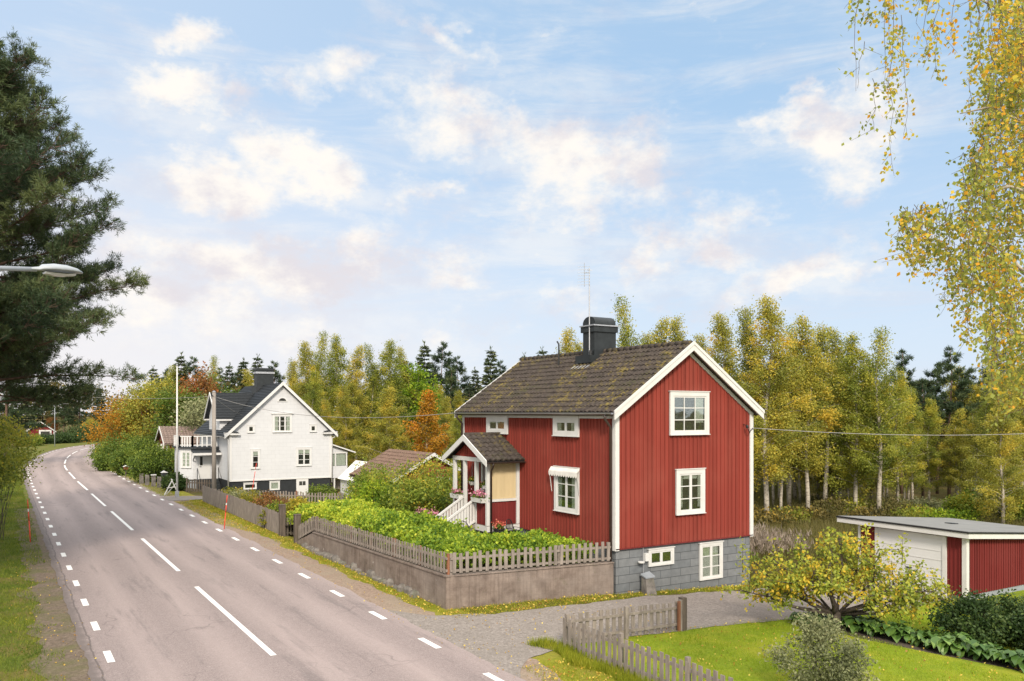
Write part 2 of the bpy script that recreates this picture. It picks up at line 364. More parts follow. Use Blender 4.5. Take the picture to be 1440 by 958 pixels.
M['reed'] = leaf_mat('seed_heads', [(0, (.13, .11, .07)), (.5, (.26, .21, .16)), (1, (.40, .33, .27))], .35)
M['fallen'] = leaf_mat('fallen_leaf', [(0, (.28, .14, .03)), (.5, (.50, .34, .05)), (1, (.70, .55, .12))], .2)
M['pink'] = leaf_mat('pink_petal', [(0, (.45, .09, .18)), (.5, (.62, .20, .32)), (1, (.80, .45, .52))], .3)
M['coral'] = leaf_mat('coral_petal', [(0, (.60, .10, .07)), (1, (.80, .30, .22))], .3)
M['woodland'] = leaf_mat('woodland_leaf', [(0, (.045, .045, .018)), (.45, (.13, .105, .030)), (.75, (.25, .185, .04)), (1, (.38, .25, .04))], .3, cl=.12)
# ------------------------------------------------------------------ foliage
def unit(v): return v / np.maximum(np.linalg.norm(v, axis=-1, keepdims=True), 1e-6)
def cards(P, L, W, rng, dirs=None, spread=1.0):
    """one rhombic leaf per point"""
    N = len(P); a = rng.normal(size=(N, 3))
    if dirs is not None: a = dirs + a * spread
    a = unit(a); b = unit(np.cross(a, rng.normal(size=(N, 3))))
    L = (L * rng.uniform(.7, 1.3, N))[:, None]; W = (W * rng.uniform(.7, 1.3, N))[:, None]
    c = np.cross(a, b)
    mid = P + a * L * .45 + c * L * .08
    return np.stack([P, mid + b * W * .5, P + a * L, mid - b * W * .5], 1)
def blades(P, L, W, rng, lean=.35):
    N = len(P); a = unit(np.array([0, 0, 1.0]) + rng.normal(size=(N, 3)) * lean); a[:, 2] = np.abs(a[:, 2])
    b = unit(np.cross(a, rng.normal(size=(N, 3))))
    L = (L * rng.uniform(.5, 1.4, N))[:, None]
    return np.stack([P - b * W * .5, P + b * W * .5, P + a * L], 1)
def limb_pts(p, d, length, n, rng, droop=0., wob=.12):
    pts = [np.array(p, float)]; d = unit(np.array(d, float))
    for i in range(n):
        d = unit(d + rng.normal(size=3) * wob + np.array([0, 0, -droop]))
        pts.append(pts[-1] + d * length / n)
    return pts
def finish_tree(root, mb, bark, leafV, tone, lm, trunk='trunk', crown='crown', smooth=True):
    mb.build(trunk, bark, root, smooth); mesh_np(crown, leafV, leafV.shape[1], tone, lm, root)
def birch_proto(name, h, r, seed, lm, nb=70, leaves=9000, ls=.15, low=.28, lean=.02, strand=1.1):
    rng = np.random.default_rng(seed); root = thing(name, 'x', 'tree'); mb = MB()
    n = 9; pts = [np.array([math.sin(i * .9 + seed) * lean * h * i / n, math.cos(i * .7 + seed) * lean * h * i / n, h * i / n]) for i in range(n + 1)]
    mb.tube(pts, [max(.012, h * .0105 * (1 - i / n) ** .8) for i in range(n + 1)], 7)
    P, T = [], []
    for k in range(nb):
        t = low + (1 - low) * (k + rng.uniform()) / nb * .985
        i = min(int(t * n), n - 1); p = pts[i] + (pts[i + 1] - pts[i]) * (t * n - i)
        prof = ((1 - t) / (1 - low)) ** .78 * 1.08 * (.45 + .55 * min(1, (t - low) / .14 + .2))
        ln = max(.35, r * prof * rng.uniform(.55, 1.25)); az = k * 2.399 + rng.normal() * .3
        up = rng.uniform(.5, 1.1) + t * .6
        lp = limb_pts(p, (math.cos(az), math.sin(az), up), ln * 1.25, 5, rng, .1)
        if ln > .5: mb.tube(lp, [max(.006, .012 * ln * (1 - j / 5.3)) for j in range(6)], 4, False)
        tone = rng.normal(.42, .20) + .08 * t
        m = int(leaves / nb * (ln / r * 1.2 + .12))
        for s in range(max(3, int(ln * 4))):
            f = rng.uniform(.3, 1) * 5; j = min(int(f), 4); q = lp[j] + (lp[j + 1] - lp[j]) * (f - j)
            c = max(4, int(m / max(3, int(ln * 4)))); d = rng.uniform(.2, 1, c) * strand * rng.uniform(.3, 1.1)
            off = rng.normal(size=(c, 3)) * .19; off[:, 2] *= .8
            st = q + off; st[:, 2] -= d * rng.uniform(.2, 1); P.append(st); T.append(np.full(c, tone) + rng.normal(0, .13, c) )
    P = np.concatenate(P); T = np.concatenate(T)
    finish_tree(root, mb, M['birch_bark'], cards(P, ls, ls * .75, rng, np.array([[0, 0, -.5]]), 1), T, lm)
    return root
def spruce_proto(name, h, r, seed, lm, whorls=26, low=.08, ls=.42, bark='bark', gap=.0):
    rng = np.random.default_rng(seed); root = thing(name, 'x', 'tree'); mb = MB()
    mb.tube([(0, 0, h * i / 6) for i in range(7)], [max(.012, h * .011 * (1 - i / 6.2)) for i in range(7)], 7)
    P, D, T = [], [], []
    for w in range(whorls):
        t = low + (1 - low) * (w / whorls) ** .95; ln0 = r * (1 - t) ** .8 + .12
        for k in range(7 if t < .8 else 5):
            if rng.uniform() < gap: continue
            ln = ln0 * rng.uniform(.6, 1.2); az = k * 2 * math.pi / 7 + w * .8 + rng.normal() * .25
            lp = limb_pts((0, 0, h * t), (math.cos(az), math.sin(az), .35 - .55 * (1 - t) + rng.normal() * .12), ln, 4, rng, -.02, .06)
            if ln > .5: mb.tube(lp, [.02 * (1 - j / 4.5) * ln / 2 + .004 for j in range(5)], 3, False)
            c = int(10 + ln * 34); f = rng.uniform(.08, 1, c) ** .8 * 4; j = np.minimum(f.astype(int), 3); A = np.array(lp)
            q = A[j] + (A[j + 1] - A[j]) * (f - j)[:, None] + rng.normal(size=(c, 3)) * [.1, .1, .05]
            side = np.array([-math.sin(az), math.cos(az), 0]) * rng.choice([-1, 1], c)[:, None] * .8 + np.array([math.cos(az), math.sin(az), -.35])
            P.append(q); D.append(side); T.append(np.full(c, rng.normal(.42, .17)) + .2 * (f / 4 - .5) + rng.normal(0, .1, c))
    c = 14; P.append(np.stack([rng.normal(size=c) * .05, rng.normal(size=c) * .05, h * rng.uniform(.94, 1.0, c)], 1)); D.append(np.tile([[0, 0, 1.0]], (c, 1))); T.append(np.full(c, .5))
    P, D, T = map(np.concatenate, (P, D, T))
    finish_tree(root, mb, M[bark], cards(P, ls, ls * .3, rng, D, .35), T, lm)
    return root
def pine_proto(name, h, r, seed, lm, limbs=34, low=.45, tuft=9, nl=.42, tufts=34, top=.25, wide=.62):
    """bare stem, needles in tufts at the branch ends"""
    rng = np.random.default_rng(seed); root = thing(name, 'x', 'tree'); mb = MB(); n = 8
    pts = [np.array([math.sin(i * .8 + seed) * .012 * h * i / n, math.cos(i * .6 + seed) * .012 * h * i / n, h * i / n]) for i in range(n + 1)]
    mb.tube(pts, [max(.02, h * .0125 * (1 - .9 * i / n)) for i in range(n + 1)], 9)
    P, D, T = [], [], []
    for k in range(limbs):
        t = low + (.99 - low) * k / limbs; i = min(int(t * n), n - 1); p = pts[i] + (pts[i + 1] - pts[i]) * (t * n - i)
        s = (t - low) / (1 - low); prof = (1 - s) ** wide * (1 - top) + top * (1 - s) + .06; ln = r * prof * rng.uniform(.6, 1.15); az = k * 2.399 + rng.normal() * .35
        lp = limb_pts(p, (math.cos(az), math.sin(az), .1 + .55 * s + rng.normal() * .15), ln, 6, rng, -.03, .16)
        mb.tube(lp, [max(.008, .024 * ln / 2 * (1 - j / 6.4)) for j in range(7)], 5, False)
        A = np.array(lp); tone = rng.normal(.42, .18)
        for b in range(max(3, int(tufts * ln / r))):
            f = rng.uniform(.28, 1) * 6; j = min(int(f), 5); q = A[j] + (A[j + 1] - A[j]) * (f - j)
            d = unit(unit(A[6] - A[0]) * .8 + rng.normal(size=3) * [.8, .8, .45] + [0, 0, .25]); bl = rng.uniform(.25, .9) * (.35 + ln * .12)
            e = q + d * bl
            if bl > .4: mb.tube([q, q + d * bl * .5 + [0, 0, -.02], e], [.012, .009, .005], 3, False)
            for u in range(3):
                z = q + d * bl * (.4 + .3 * u); c = tuft
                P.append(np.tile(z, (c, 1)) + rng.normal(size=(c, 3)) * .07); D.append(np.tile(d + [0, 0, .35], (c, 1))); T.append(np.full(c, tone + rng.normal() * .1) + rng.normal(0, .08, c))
    P, D, T = map(np.concatenate, (P, D, T))
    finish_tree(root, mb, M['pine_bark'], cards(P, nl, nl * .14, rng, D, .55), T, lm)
    return root
def round_proto(name, h, r, seed, lm, base=.25, clumps=90, leaves=9000, ls=.2, bark='bark', flat=1.0, loose=.17, ctone=0., cat='tree', trunk='trunk', crown='crown', trunk_r=None, tp=1.3, aspect=.7):
    """trunk (or stems) with limbs into leaf clumps spread through an uneven crown"""
    rng = np.random.default_rng(seed); root = thing(name, 'x', cat); mb = MB(); cz = h * (1 + base) / 2; rz = h * (1 - base) / 2
    tr = trunk_r or h * .018
    if trunk == 'trunk': mb.tube([(0, 0, 0), (.02 * h, 0, h * base * .5), (0, .01 * h, h * base), (0, 0, cz)], [tr * 1.3, tr, tr * .85, tr * .4], 8)
    P, T = [], []; per = leaves // clumps
    for k in range(clumps):
        d = unit(rng.normal(size=3)); s = rng.uniform(.25, 1) ** .45; q = np.array([d[0] * r, d[1] * r, d[2] * rz]) * s
        lump = 1 + .22 * mnoise.noise(Vector(d * 2.1 + seed)) * 1.6
        wd = (1 - max(0, d[2]) ** tp * .15); q[:2] *= lump * wd; q[2] *= (lump * .5 + .5); q = q + [0, 0, cz]
        q[2] = max(q[2], .08 * h)
        if k % 3 == 0:
            st = np.array([rng.normal() * .12 * r, rng.normal() * .12 * r, 0]) if trunk != 'trunk' else np.array([0, 0, h * base * rng.uniform(.75, 1.5)])
            m = (st + q) / 2 + rng.normal(size=3) * .06 * r
            mb.tube([st, m, q], [tr * .45, tr * .28, tr * .1], 4, False)
        c = int(per * rng.uniform(.6, 1.4)); off = rng.normal(size=(c, 3)) * r * loose; off[:, 2] *= .75
        w = q + off; w[:, 2] = np.maximum(w[:, 2], .02); P.append(w)
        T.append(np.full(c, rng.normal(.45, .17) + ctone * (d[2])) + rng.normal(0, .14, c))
    P, T = np.concatenate(P), np.concatenate(T)
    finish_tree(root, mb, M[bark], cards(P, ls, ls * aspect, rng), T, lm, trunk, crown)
    return root
USED = set()
def place(proto, u, v, label, group=None, s=1.0, rot=None, z=None, sz=None):
    if proto.name in USED: o = copy_tree(proto)
    else: o = proto; USED.add(proto.name)
    o.location = (u, v, float(ground_z(u, v)) - .03 if z is None else z)
    o.rotation_euler = (0, 0, random.uniform(0, 6.28) if rot is None else rot); o.scale = (s, s, sz or s)
    o['label'] = label
    if group: o['group'] = group
    elif 'group' in o: del o['group']
    return o
#SPLIT
# ================================================================== world, sun, camera
SUN_DIR = Vector((-.36, -.75, .57)).normalized()        # towards the sun: behind the viewpoint, a little over the road
def build_world():
    w = bpy.data.worlds.new('World'); scene.world = w; w.use_nodes = True; t = NT(w.node_tree); w.node_tree.nodes.clear()
    sky = t.n('ShaderNodeTexSky', sky_type='NISHITA'); sky.sun_disc = False
    sky.sun_elevation = math.asin(SUN_DIR.z); sky.sun_rotation = math.atan2(SUN_DIR.x, SUN_DIR.y); sky.air_density = 1.0; sky.dust_density = .6; sky.ozone_density = 2.5
    d = t.n('ShaderNodeTexCoord').outputs['Generated']; s = t.n('ShaderNodeSeparateXYZ'); t.put(s.inputs[0], d)
    # bearing from the direction (CU, CV) and elevation, both in radians
    fw = t.math('ADD', t.math('MULTIPLY', s.outputs[0], CU), t.math('MULTIPLY', s.outputs[1], CV))
    rt = t.math('SUBTRACT', t.math('MULTIPLY', s.outputs[0], CV), t.math('MULTIPLY', s.outputs[1], CU))
    az = t.math('ARCTAN2', rt, fw); el = t.math('ARCSINE', s.outputs[2])
    cb = t.n('ShaderNodeCombineXYZ'); t.put(cb.inputs[0], az); t.put(cb.inputs[1], t.math('MULTIPLY', el, 1.5)); V = cb.outputs[0]
    def nz(scale, detail, rough, off): return t.noise(t.mapping(V, loc=(off, off * .7, off * 1.3)), scale, detail, rough)
    wx = t.math('MULTIPLY', t.math('SUBTRACT', nz(5, 6, .62, 3.1), .5), .26); wy = t.math('MULTIPLY', t.math('SUBTRACT', nz(6, 6, .62, 7.7), .5), .17)
    ax, ey = t.math('ADD', az, wx), t.math('ADD', el, wy)
    # cloud banks: bearing, elevation, half sizes, tilt, weight
    def A(px, py): x = (px - 720) / F; return math.atan(x), math.atan((HOR - py) / F / math.sqrt(1 + x * x))
    banks = [(240, 52, 62, 30, .1, .95), (330, 70, 40, 22, 0, .5), (262, 140, 105, 34, .15, 1), (350, 155, 50, 22, .1, .6), (490, 108, 95, 36, -.1, .72), (440, 140, 60, 18, 0, .6), (300, 250, 72, 44, 0, 1), (440, 245, 95, 42, .05, 1), (585, 252, 62, 24, 0, .8),
             (770, 215, 190, 92, .25, .92), (880, 245, 110, 60, .2, .85), (640, 60, 150, 22, .42, .62), (715, 105, 60, 18, .2, .6), (660, 22, 34, 26, 0, .62), (1190, 190, 74, 78, .4, 1), (1130, 165, 60, 34, 0, .8), (1170, 270, 36, 34, 0, .7), (1110, 90, 110, 34, .5, .45),
             (1150, 392, 125, 42, -.2, 1), (1010, 350, 90, 52, .3, .85), (1220, 350, 60, 36, -.2, .8), (925, 375, 60, 50, .3, .75), (640, 300, 40, 20, 0, .62), (800, 355, 40, 18, 0, .7), (1130, 115, 26, 18, 0, .7), (990, 262, 28, 18, .4, .6),
             (400, 372, 290, 46, .05, .92), (640, 408, 180, 34, .04, .78), (330, 452, 360, 50, 0, .72), (720, 455, 260, 40, 0, .5), (980, 430, 140, 50, 0, .6), (965, 38, 70, 10, .1, .42), (250, 330, 70, 36, -.3, .75), (180, 320, 60, 50, 0, .3), (740, 20, 20, 14, 0, .5)]
    dens = None
    for px, py, rx, ry, tilt, wgt in banks:
        a0, e0 = A(px, py); ca, sa = math.cos(tilt), math.sin(-tilt)
        dx = t.math('SUBTRACT', ax, a0); dy = t.math('SUBTRACT', ey, e0)
        k = math.cos(a0); kx, ky = F / rx / k * .9, F / ry * .9
        p = t.math('ADD', t.math('MULTIPLY', dx, ca * kx), t.math('MULTIPLY', dy, sa * kx)); q = t.math('SUBTRACT', t.math('MULTIPLY', dy, ca * ky), t.math('MULTIPLY', dx, sa * ky))
        r2 = t.math('ADD', t.math('MULTIPLY', p, p), t.math('MULTIPLY', q, q))
        b = t.math('MULTIPLY', t.math('DIVIDE', 1, t.math('ADD', 1, t.math('MULTIPLY', r2, .9))), wgt)
        dens = b if dens is None else t.math('SMOOTH_MAX', dens, b, .12)
    tex = t.math('ADD', t.math('MULTIPLY', t.math('SUBTRACT', nz(9, 9, .62, 1.7), .5), 1.35), t.math('MULTIPLY', t.math('SUBTRACT', nz(30, 7, .65, 5.3), .5), .55))
    dd = t.math('ADD', dens, tex)
    veil = t.math('MULTIPLY', t.step(t.math('ADD', t.noise(t.mapping(V, (2.2, 7.5, 1), (0, 0, -.35)), 1.6, 8, .66, .6), t.math('MULTIPLY', dens, .34)), .53, .86), .48)
    cover = t.math('MAXIMUM', t.step(dd, .37, .97), veil)
    # added fill: unseen bright sky above and behind the view that lights the ground
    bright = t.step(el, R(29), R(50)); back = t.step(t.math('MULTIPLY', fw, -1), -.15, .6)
    shade = t.step(t.math('ADD', nz(8, 6, .62, 9.9), t.math('MULTIPLY', t.step(el, .34, .12), .07)), .46, .66)
    cl = t.mix(t.math('MULTIPLY', shade, .75), (.965, .91, .84), (.655, .62, .685))
    # blue of the clear sky, paler and warmer towards the horizon and towards the low left
    hz = t.math('SUBTRACT', 1, t.step(el, R(-1), R(22)))
    base = t.mix(.72, t.mix(1.0, sky.outputs[0], (SKYK, SKYK, SKYK), 'MULTIPLY'), (.47, .68, .92))
    left = t.math('SUBTRACT', 1, t.step(az, -.62, .25))
    base = t.mix(t.math('MULTIPLY', hz, .66), base, (.74, .79, .875))
    base = t.mix(t.math('MULTIPLY', left, .34), base, (.74, .79, .90))
    base = t.mix(t.math('MULTIPLY', t.math('MULTIPLY', left, hz), .8), base, (.90, .835, .81))
    col = t.mix(t.math('MULTIPLY', cover, .95), base, cl)
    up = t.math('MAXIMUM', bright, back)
    col = t.mix(up, col, (SKY_FILL * 1.0, SKY_FILL * .985, SKY_FILL * .96))
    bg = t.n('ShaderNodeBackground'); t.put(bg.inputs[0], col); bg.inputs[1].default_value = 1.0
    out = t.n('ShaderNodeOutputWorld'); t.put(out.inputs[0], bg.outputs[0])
SKYK, SKY_FILL = .10, 1.6
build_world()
sl = bpy.data.lights.new('sun', 'SUN'); sl.energy = 4.0; sl.angle = R(10); sl.color = (1, .89, .755)
so = bpy.data.objects.new('sun', sl); COL.objects.link(so); so.rotation_euler = (-SUN_DIR).to_track_quat('-Z', 'Y').to_euler(); so.location = (0, -20, 40)
cd = bpy.data.cameras.new('camera'); cd.sensor_width = 36; cd.lens = F / 1440 * 36; cd.shift_y = (HOR - 479) / 1440; cd.clip_start = .1; cd.clip_end = 5000
co = bpy.data.objects.new('camera', cd); COL.objects.link(co); co.location = (0, 0, EYE); co.rotation_euler = (R(90), 0, -math.atan2(CU, CV)); scene.camera = co
vs = scene.view_settings; vs.view_transform = 'Standard'; vs.look = 'None'; vs.gamma = 1; vs.use_curve_mapping = False; vs.exposure = 0.14
scene.cycles.use_adaptive_sampling = True; scene.cycles.max_bounces = 6; scene.cycles.transparent_max_bounces = 12

# ================================================================== ground sheets
def grid_sheet(name, xs, ys, zf, m):
    X, Y = np.meshgrid(xs, ys, indexing='ij'); Z = zf(X, Y); mb = MB(); nx, ny = len(xs), len(ys)
    mb.v = list(zip(X.ravel(), Y.ravel(), Z.ravel()))
    mb.f = [(i * ny + j, (i + 1) * ny + j, (i + 1) * ny + j + 1, i * ny + j + 1) for i in range(nx - 1) for j in range(ny - 1)]
    return mb.build(name, m, None, True)
far = [-1800, -600, -250, -120, -60, -30, -14]
gx = np.array(far + list(np.arange(-6, 44, .5)) + [50, 60, 80, 120, 250, 600, 1800]); gy = np.array(far + [-6, 0] + list(np.arange(4, 60, 1.0)) + [70, 90, 120, 160, 260, 600, 1800])
def gz(u, v): return ground_z(u, v) + .0 * u
struct(grid_sheet('ground', gx, gy, gz, M['meadow']))
def ribbon(name, rows, m, dz, uvs=False):
    """rows of points across, each row one station along"""
    mb = MB(); n = len(rows[0])
    for r in rows: mb.v += [(x, y, float(ground_z(x, y)) + dz) for x, y in r]
    mb.f = [(i * n + j, i * n + j + 1, (i + 1) * n + j + 1, (i + 1) * n + j) for i in range(len(rows) - 1) for j in range(n - 1)]
    return mb.build(name, m, None, True)
# road centre line (u, v)
ctrl = [(5.75, -30), (5.75, 0), (5.75, 40), (5.75, 70), (5.8, 88), (6.3, 108), (8.3, 131), (11.6, 152), (17.5, 171), (29, 187), (48, 199), (75, 206), (110, 210)]
def spline(c, n=12):
    out = []
    for i in range(len(c) - 1):
        p0, p1, p2, p3 = (np.array(c[max(0, min(len(c) - 1, i + k))], float) for k in (-1, 0, 1, 2))
        for j in range(n):
            t = j / n; out.append(.5 * (2 * p1 + (p2 - p0) * t + (2 * p0 - 5 * p1 + 4 * p2 - p3) * t * t + (3 * p1 - p0 - 3 * p2 + p3) * t ** 3))
    return np.array(out + [np.array(c[-1], float)])
cl = spline(ctrl, 24); seg = np.linalg.norm(np.diff(cl, axis=0), axis=1); arc = np.concatenate([[0], np.cumsum(seg)]) - 30
tan = np.gradient(cl, axis=0); tan /= np.linalg.norm(tan, axis=1)[:, None]; nor = np.stack([tan[:, 1], -tan[:, 0]], 1)
def on_road(s, off):
    p = np.array([np.interp(s, arc, cl[:, 0]), np.interp(s, arc, cl[:, 1])]); n = np.array([np.interp(s, arc, nor[:, 0]), np.interp(s, arc, nor[:, 1])]); return p + n * off
def strip(name, o0, o1, s0, s1, m, dz, step=.5, rag0=0, rag1=0, seed=1, cols=4):
    S = np.arange(s0, s1 + step, step); rows = []
    for s in S:
        a = o0 + rag0 * (mnoise.noise(Vector((s * .55, seed, 0))) + .6 * mnoise.noise(Vector((s * 1.9, seed, 5)))); b = o1 + rag1 * (mnoise.noise(Vector((s * .5, seed, 9))) + .6 * mnoise.noise(Vector((s * 2.1, seed, 3))))
        rows.append([tuple(on_road(s, a + (b - a) * k / cols)) for k in range(cols + 1)])
    o = ribbon(name, rows, m, dz); me = o.data; ul = me.uv_layers.new(name='UVMap'); n = cols + 1
    co_ = []
    for l in me.loops:
        i, j = divmod(l.vertex_index, n); s = S[i]; p = rows[i][j]; c = on_road(s, 0); q = on_road(s, 1) - c
        co_ += [float((p[0] - c[0]) * q[0] + (p[1] - c[1]) * q[1]) + 4.0, float(s)]
    ul.data.foreach_set('uv', co_); return o
struct(strip('verge_ground', 3.3, 6.2, -25, 118, M['verge'], .012, rag1=.1, seed=6))
struct(strip('roadside_dirt', 3.9, 5.15, -25, 118, M['dirt'], .022, .4, rag1=.42, seed=3))
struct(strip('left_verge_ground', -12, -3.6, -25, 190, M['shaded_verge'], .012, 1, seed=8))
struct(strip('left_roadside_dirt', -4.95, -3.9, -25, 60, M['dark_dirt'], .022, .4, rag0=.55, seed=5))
struct(strip('road', -4.0, 4.22, -25, 250, M['asphalt'], .034, .4, rag0=.10, rag1=.14, seed=2, cols=8))
def dash(mb, s0, s1, off, w):
    n = max(2, int((s1 - s0) / 1.2)); L = [on_road(s0 + (s1 - s0) * i / n, off - w / 2) for i in range(n + 1)]; Rr = [on_road(s0 + (s1 - s0) * i / n, off + w / 2) for i in range(n + 1)]
    for i in range(n): mb.add([(*L[i], .040), (*Rr[i], .040), (*Rr[i + 1], .040), (*L[i + 1], .040)], [(0, 1, 2, 3)])
mb = MB(); mb2 = MB(); mb3 = MB()
for k in range(-3, 18): dash(mb, 20.6 + 12.8 * k, 30.1 + 12.8 * k, -.02, .15)
for k in range(-8, 60): dash(mb2, 19.05 + 3.48 * k, 20.15 + 3.48 * k, 3.72, .17)
for k in range(-8, 60): dash(mb3, 22.05 + 3.43 * k, 23.15 + 3.43 * k, -3.48, .17)
struct(mb.build('centre_line_marking', M['paint'])); struct(mb2.build('edge_line_marking', M['paint'])); struct(mb3.build('edge_line_marking', M['paint']))
# drive to the garage and lawn
def poly_rows(lo, hi, n=40, m=10):
    rows = []
    for i in range(n + 1):
        f = i / n; a, b = np.array([np.interp(f, [p[0] for p in lo], [p[k] for p in lo]) for k in (1, 2)]), np.array([np.interp(f, [p[0] for p in hi], [p[k] for p in hi]) for k in (1, 2)])
        rows.append([tuple(a + (b - a) * j / m) for j in range(m + 1)])
    return rows
def jit(rows, amp, seed):
    for i, r in enumerate(rows):
        for j in (0, len(r) - 1):
            x, y = r[j]; r[j] = (x, y + amp * (mnoise.noise(Vector((x * .8, seed, j))) + .5 * mnoise.noise(Vector((x * 2.6, seed, j)))))
    return rows
drive = jit(poly_rows([(0, 9.75, 15.6), (.04, 10.3, 16.5), (.08, 11.0, 17.15), (.12, 11.8, 17.5), (.17, 12.7, 17.6), (.35, 16, 17.15), (.6, 20.5, 16.9), (.85, 25.5, 16.5), (1, 28.2, 16.75)], [(0, 9.75, 24.0), (.06, 10.8, 22.3), (.14, 12.4, 21.5), (.35, 16.2, 21.15), (.6, 20.5, 21.2), (.85, 25.5, 21.0), (1, 28.2, 20.0)], 90), .22, 4)
struct(ribbon('driveway', drive, M['gravel'], .029))
lawn = poly_rows([(0, 12.3, -8), (1, 34, -8)], [(0, 12.3, 17.6), (.2, 16.5, 17.3), (.45, 21, 17.1), (.7, 26, 17.0), (.72, 27.9, 16.3), (1, 34, 16.0)], 60, 30)
struct(ribbon('lawn', lawn, M['lawn'], .016))
drive2 = [[(9.7, 60.2 + .3 * i * i * .2), (10.6, 60.0), (12.0, 60.2), (13.0, 60.6)] for i in range(1)] + [[(9.7, 63.6), (10.6, 63.3), (12.0, 62.8), (13.0, 62.4)]]
struct(ribbon('white_house_drive', drive2, M['gravel'], .045))
# raised garden behind the retaining wall
mb = MB(); us = [11.72, 13, 15, 17.35, 20, 23, 26]; vsx = [22.15, 24, 30, 36, 37.5, 39, 40.5, 42, 44, 46]
def yard(u, v):
    k = (1 - float(sstep(36, 45, v))) * (1 - float(sstep(19, 25.9, u))); return .95 * k + (float(ground_z(u, v)) + .02) * (1 - k)
for u in us:
    for v in vsx: mb.v.append((u, max(v, 22.80 - .1325 * (u - 11.72) if u < 17.36 else 32.7), yard(u, v)))
n = len(vsx); mb.f = [(i * n + j, (i + 1) * n + j, (i + 1) * n + j + 1, i * n + j + 1) for i in range(len(us) - 1) for j in range(n - 1)]
struct(mb.build('garden_soil', M['soil'], None, True))

# ================================================================== windows
def window(parent, fr, a0, a1, z0, z1, sashes=2, rows=3, cols=1, cas=.13, m='white', curtain=0, fill=None, name='window', sill=True, n0=0.0, plants=0):
    """casing > sash, pane, interior, curtain, sill"""
    mb = MB()
    for (x0, x1, y0, y1) in ((a0, a0 + cas, z0, z1), (a1 - cas, a1, z0, z1), (a0 + cas, a1 - cas, z1 - cas, z1), (a0 + cas, a1 - cas, z0, z0 + cas * .8)): mb.fbox(fr, x0, x1, y0, y1, n0, n0 + .065)
    mb.fbox(fr, a0 - .03, a1 + .03, z1 + .002, z1 + .03, n0, n0 + .09)
    w = mb.build(name, M[m], parent)
    i0, i1, j0, j1 = a0 + cas, a1 - cas, z0 + cas * .8, z1 - cas
    MB().fbox(fr, i0, i1, j0, j1, n0 + .002, n0 + .008).build('room_shade', M['room_shade'], w)  # thin dark sheet standing in for the unlit room
    sw = (i1 - i0) / sashes; t = .055; mb = MB()
    for k in range(sashes):
        x0, x1 = i0 + k * sw, i0 + (k + 1) * sw
        for (p, q, y0, y1) in ((x0, x0 + t, j0, j1), (x1 - t, x1, j0, j1), (x0 + t, x1 - t, j0, j0 + t), (x0 + t, x1 - t, j1 - t, j1)): mb.fbox(fr, p, q, y0, y1, n0 + .018, n0 + .048)
        for r in range(1, rows): z = j0 + (j1 - j0) * r / rows; mb.fbox(fr, x0 + t, x1 - t, z - .016, z + .016, n0 + .020, n0 + .044)
        for c in range(1, cols): x = x0 + sw * c / cols; mb.fbox(fr, x - .016, x + .016, j0 + t, j1 - t, n0 + .021, n0 + .045)
    mb.build('sash', M[m], w)
    MB().fbox(fr, i0 + .01, i1 - .01, j0 + .01, j1 - .01, n0 + .028, n0 + .031).build('pane', M['glass'], w)
    if curtain:
        W = i1 - i0
        for (c0, c1, y0, y1) in {1: ((0, .24, 0, 1), (.76, 1, 0, 1)), 2: ((0, 1, .72, 1),), 3: ((.66, .93, .25, .95),), 4: ((0, 1, 0, 1),), 5: ((0, .16, .1, 1), (.84, 1, .1, 1), (.2, .8, .86, 1)), 6: ((0, .9, 0, .98),)}[curtain]:
            m_ = 9; mb = MB()
            for q in range(m_):
                x0 = i0 + W * (c0 + (c1 - c0) * q / m_); x1 = i0 + W * (c0 + (c1 - c0) * (q + 1) / m_); o = .012 + .006 * (q % 2)
                mb.fbox(fr, x0, x1, j0 + (j1 - j0) * y0, j0 + (j1 - j0) * y1, n0 + o - .003, n0 + o)
            mb.build('curtain', M['curtain'], w)
    for q in range(plants % 10):
        rng = np.random.default_rng(plants + q * 7); c = i0 + (i1 - i0) * rng.uniform(.1, .9); P = np.array([np.array(fr.p(c + rng.normal() * .06, j0 + .05 + abs(rng.normal()) * .14, n0 + .012)) for _ in range(30)])
        V = cards(P, .07, .05, rng); ax = 1 if abs(fr.N.y) > .5 else 0; V[:, :, ax] = P[:, None, ax]
        mesh_np('houseplant_leaves', V, 4, rng.uniform(.2, .8, len(P)), M['bush'], w)
    if fill: MB().fbox(fr, i0 + (i1 - i0) * fill[0], i0 + (i1 - i0) * fill[1], j0 + (j1 - j0) * fill[2], j0 + (j1 - j0) * fill[3], n0 + .010, n0 + .013).build('curtain', M[fill[4]], w)
    if sill: MB().fbox(fr, a0 - .02, a1 + .02, z0 + .002, z0 + .03, n0 + .066, n0 + .10).build('sill', M[m], w)
    return w
def battens(mb, fr, a0, a1, zlo, zhi, pitch=.19, w=.052, n=.028, n0=0):
    """zhi: height or function of a"""
    k = a0 + pitch * .5
    while k < a1 - w:
        z1 = zhi(k) if callable(zhi) else zhi
        z1b = min(z1, zhi(k + w)) if callable(zhi) else zhi
        if z1b > zlo + .05: mb.hexa([fr.p(k, zlo, n0), fr.p(k + w, zlo, n0), fr.p(k + w, zlo, n0 + n), fr.p(k, zlo, n0 + n), fr.p(k, z1b, n0), fr.p(k + w, z1b, n0), fr.p(k + w, z1b, n0 + n), fr.p(k, z1b, n0 + n)])
        k += pitch
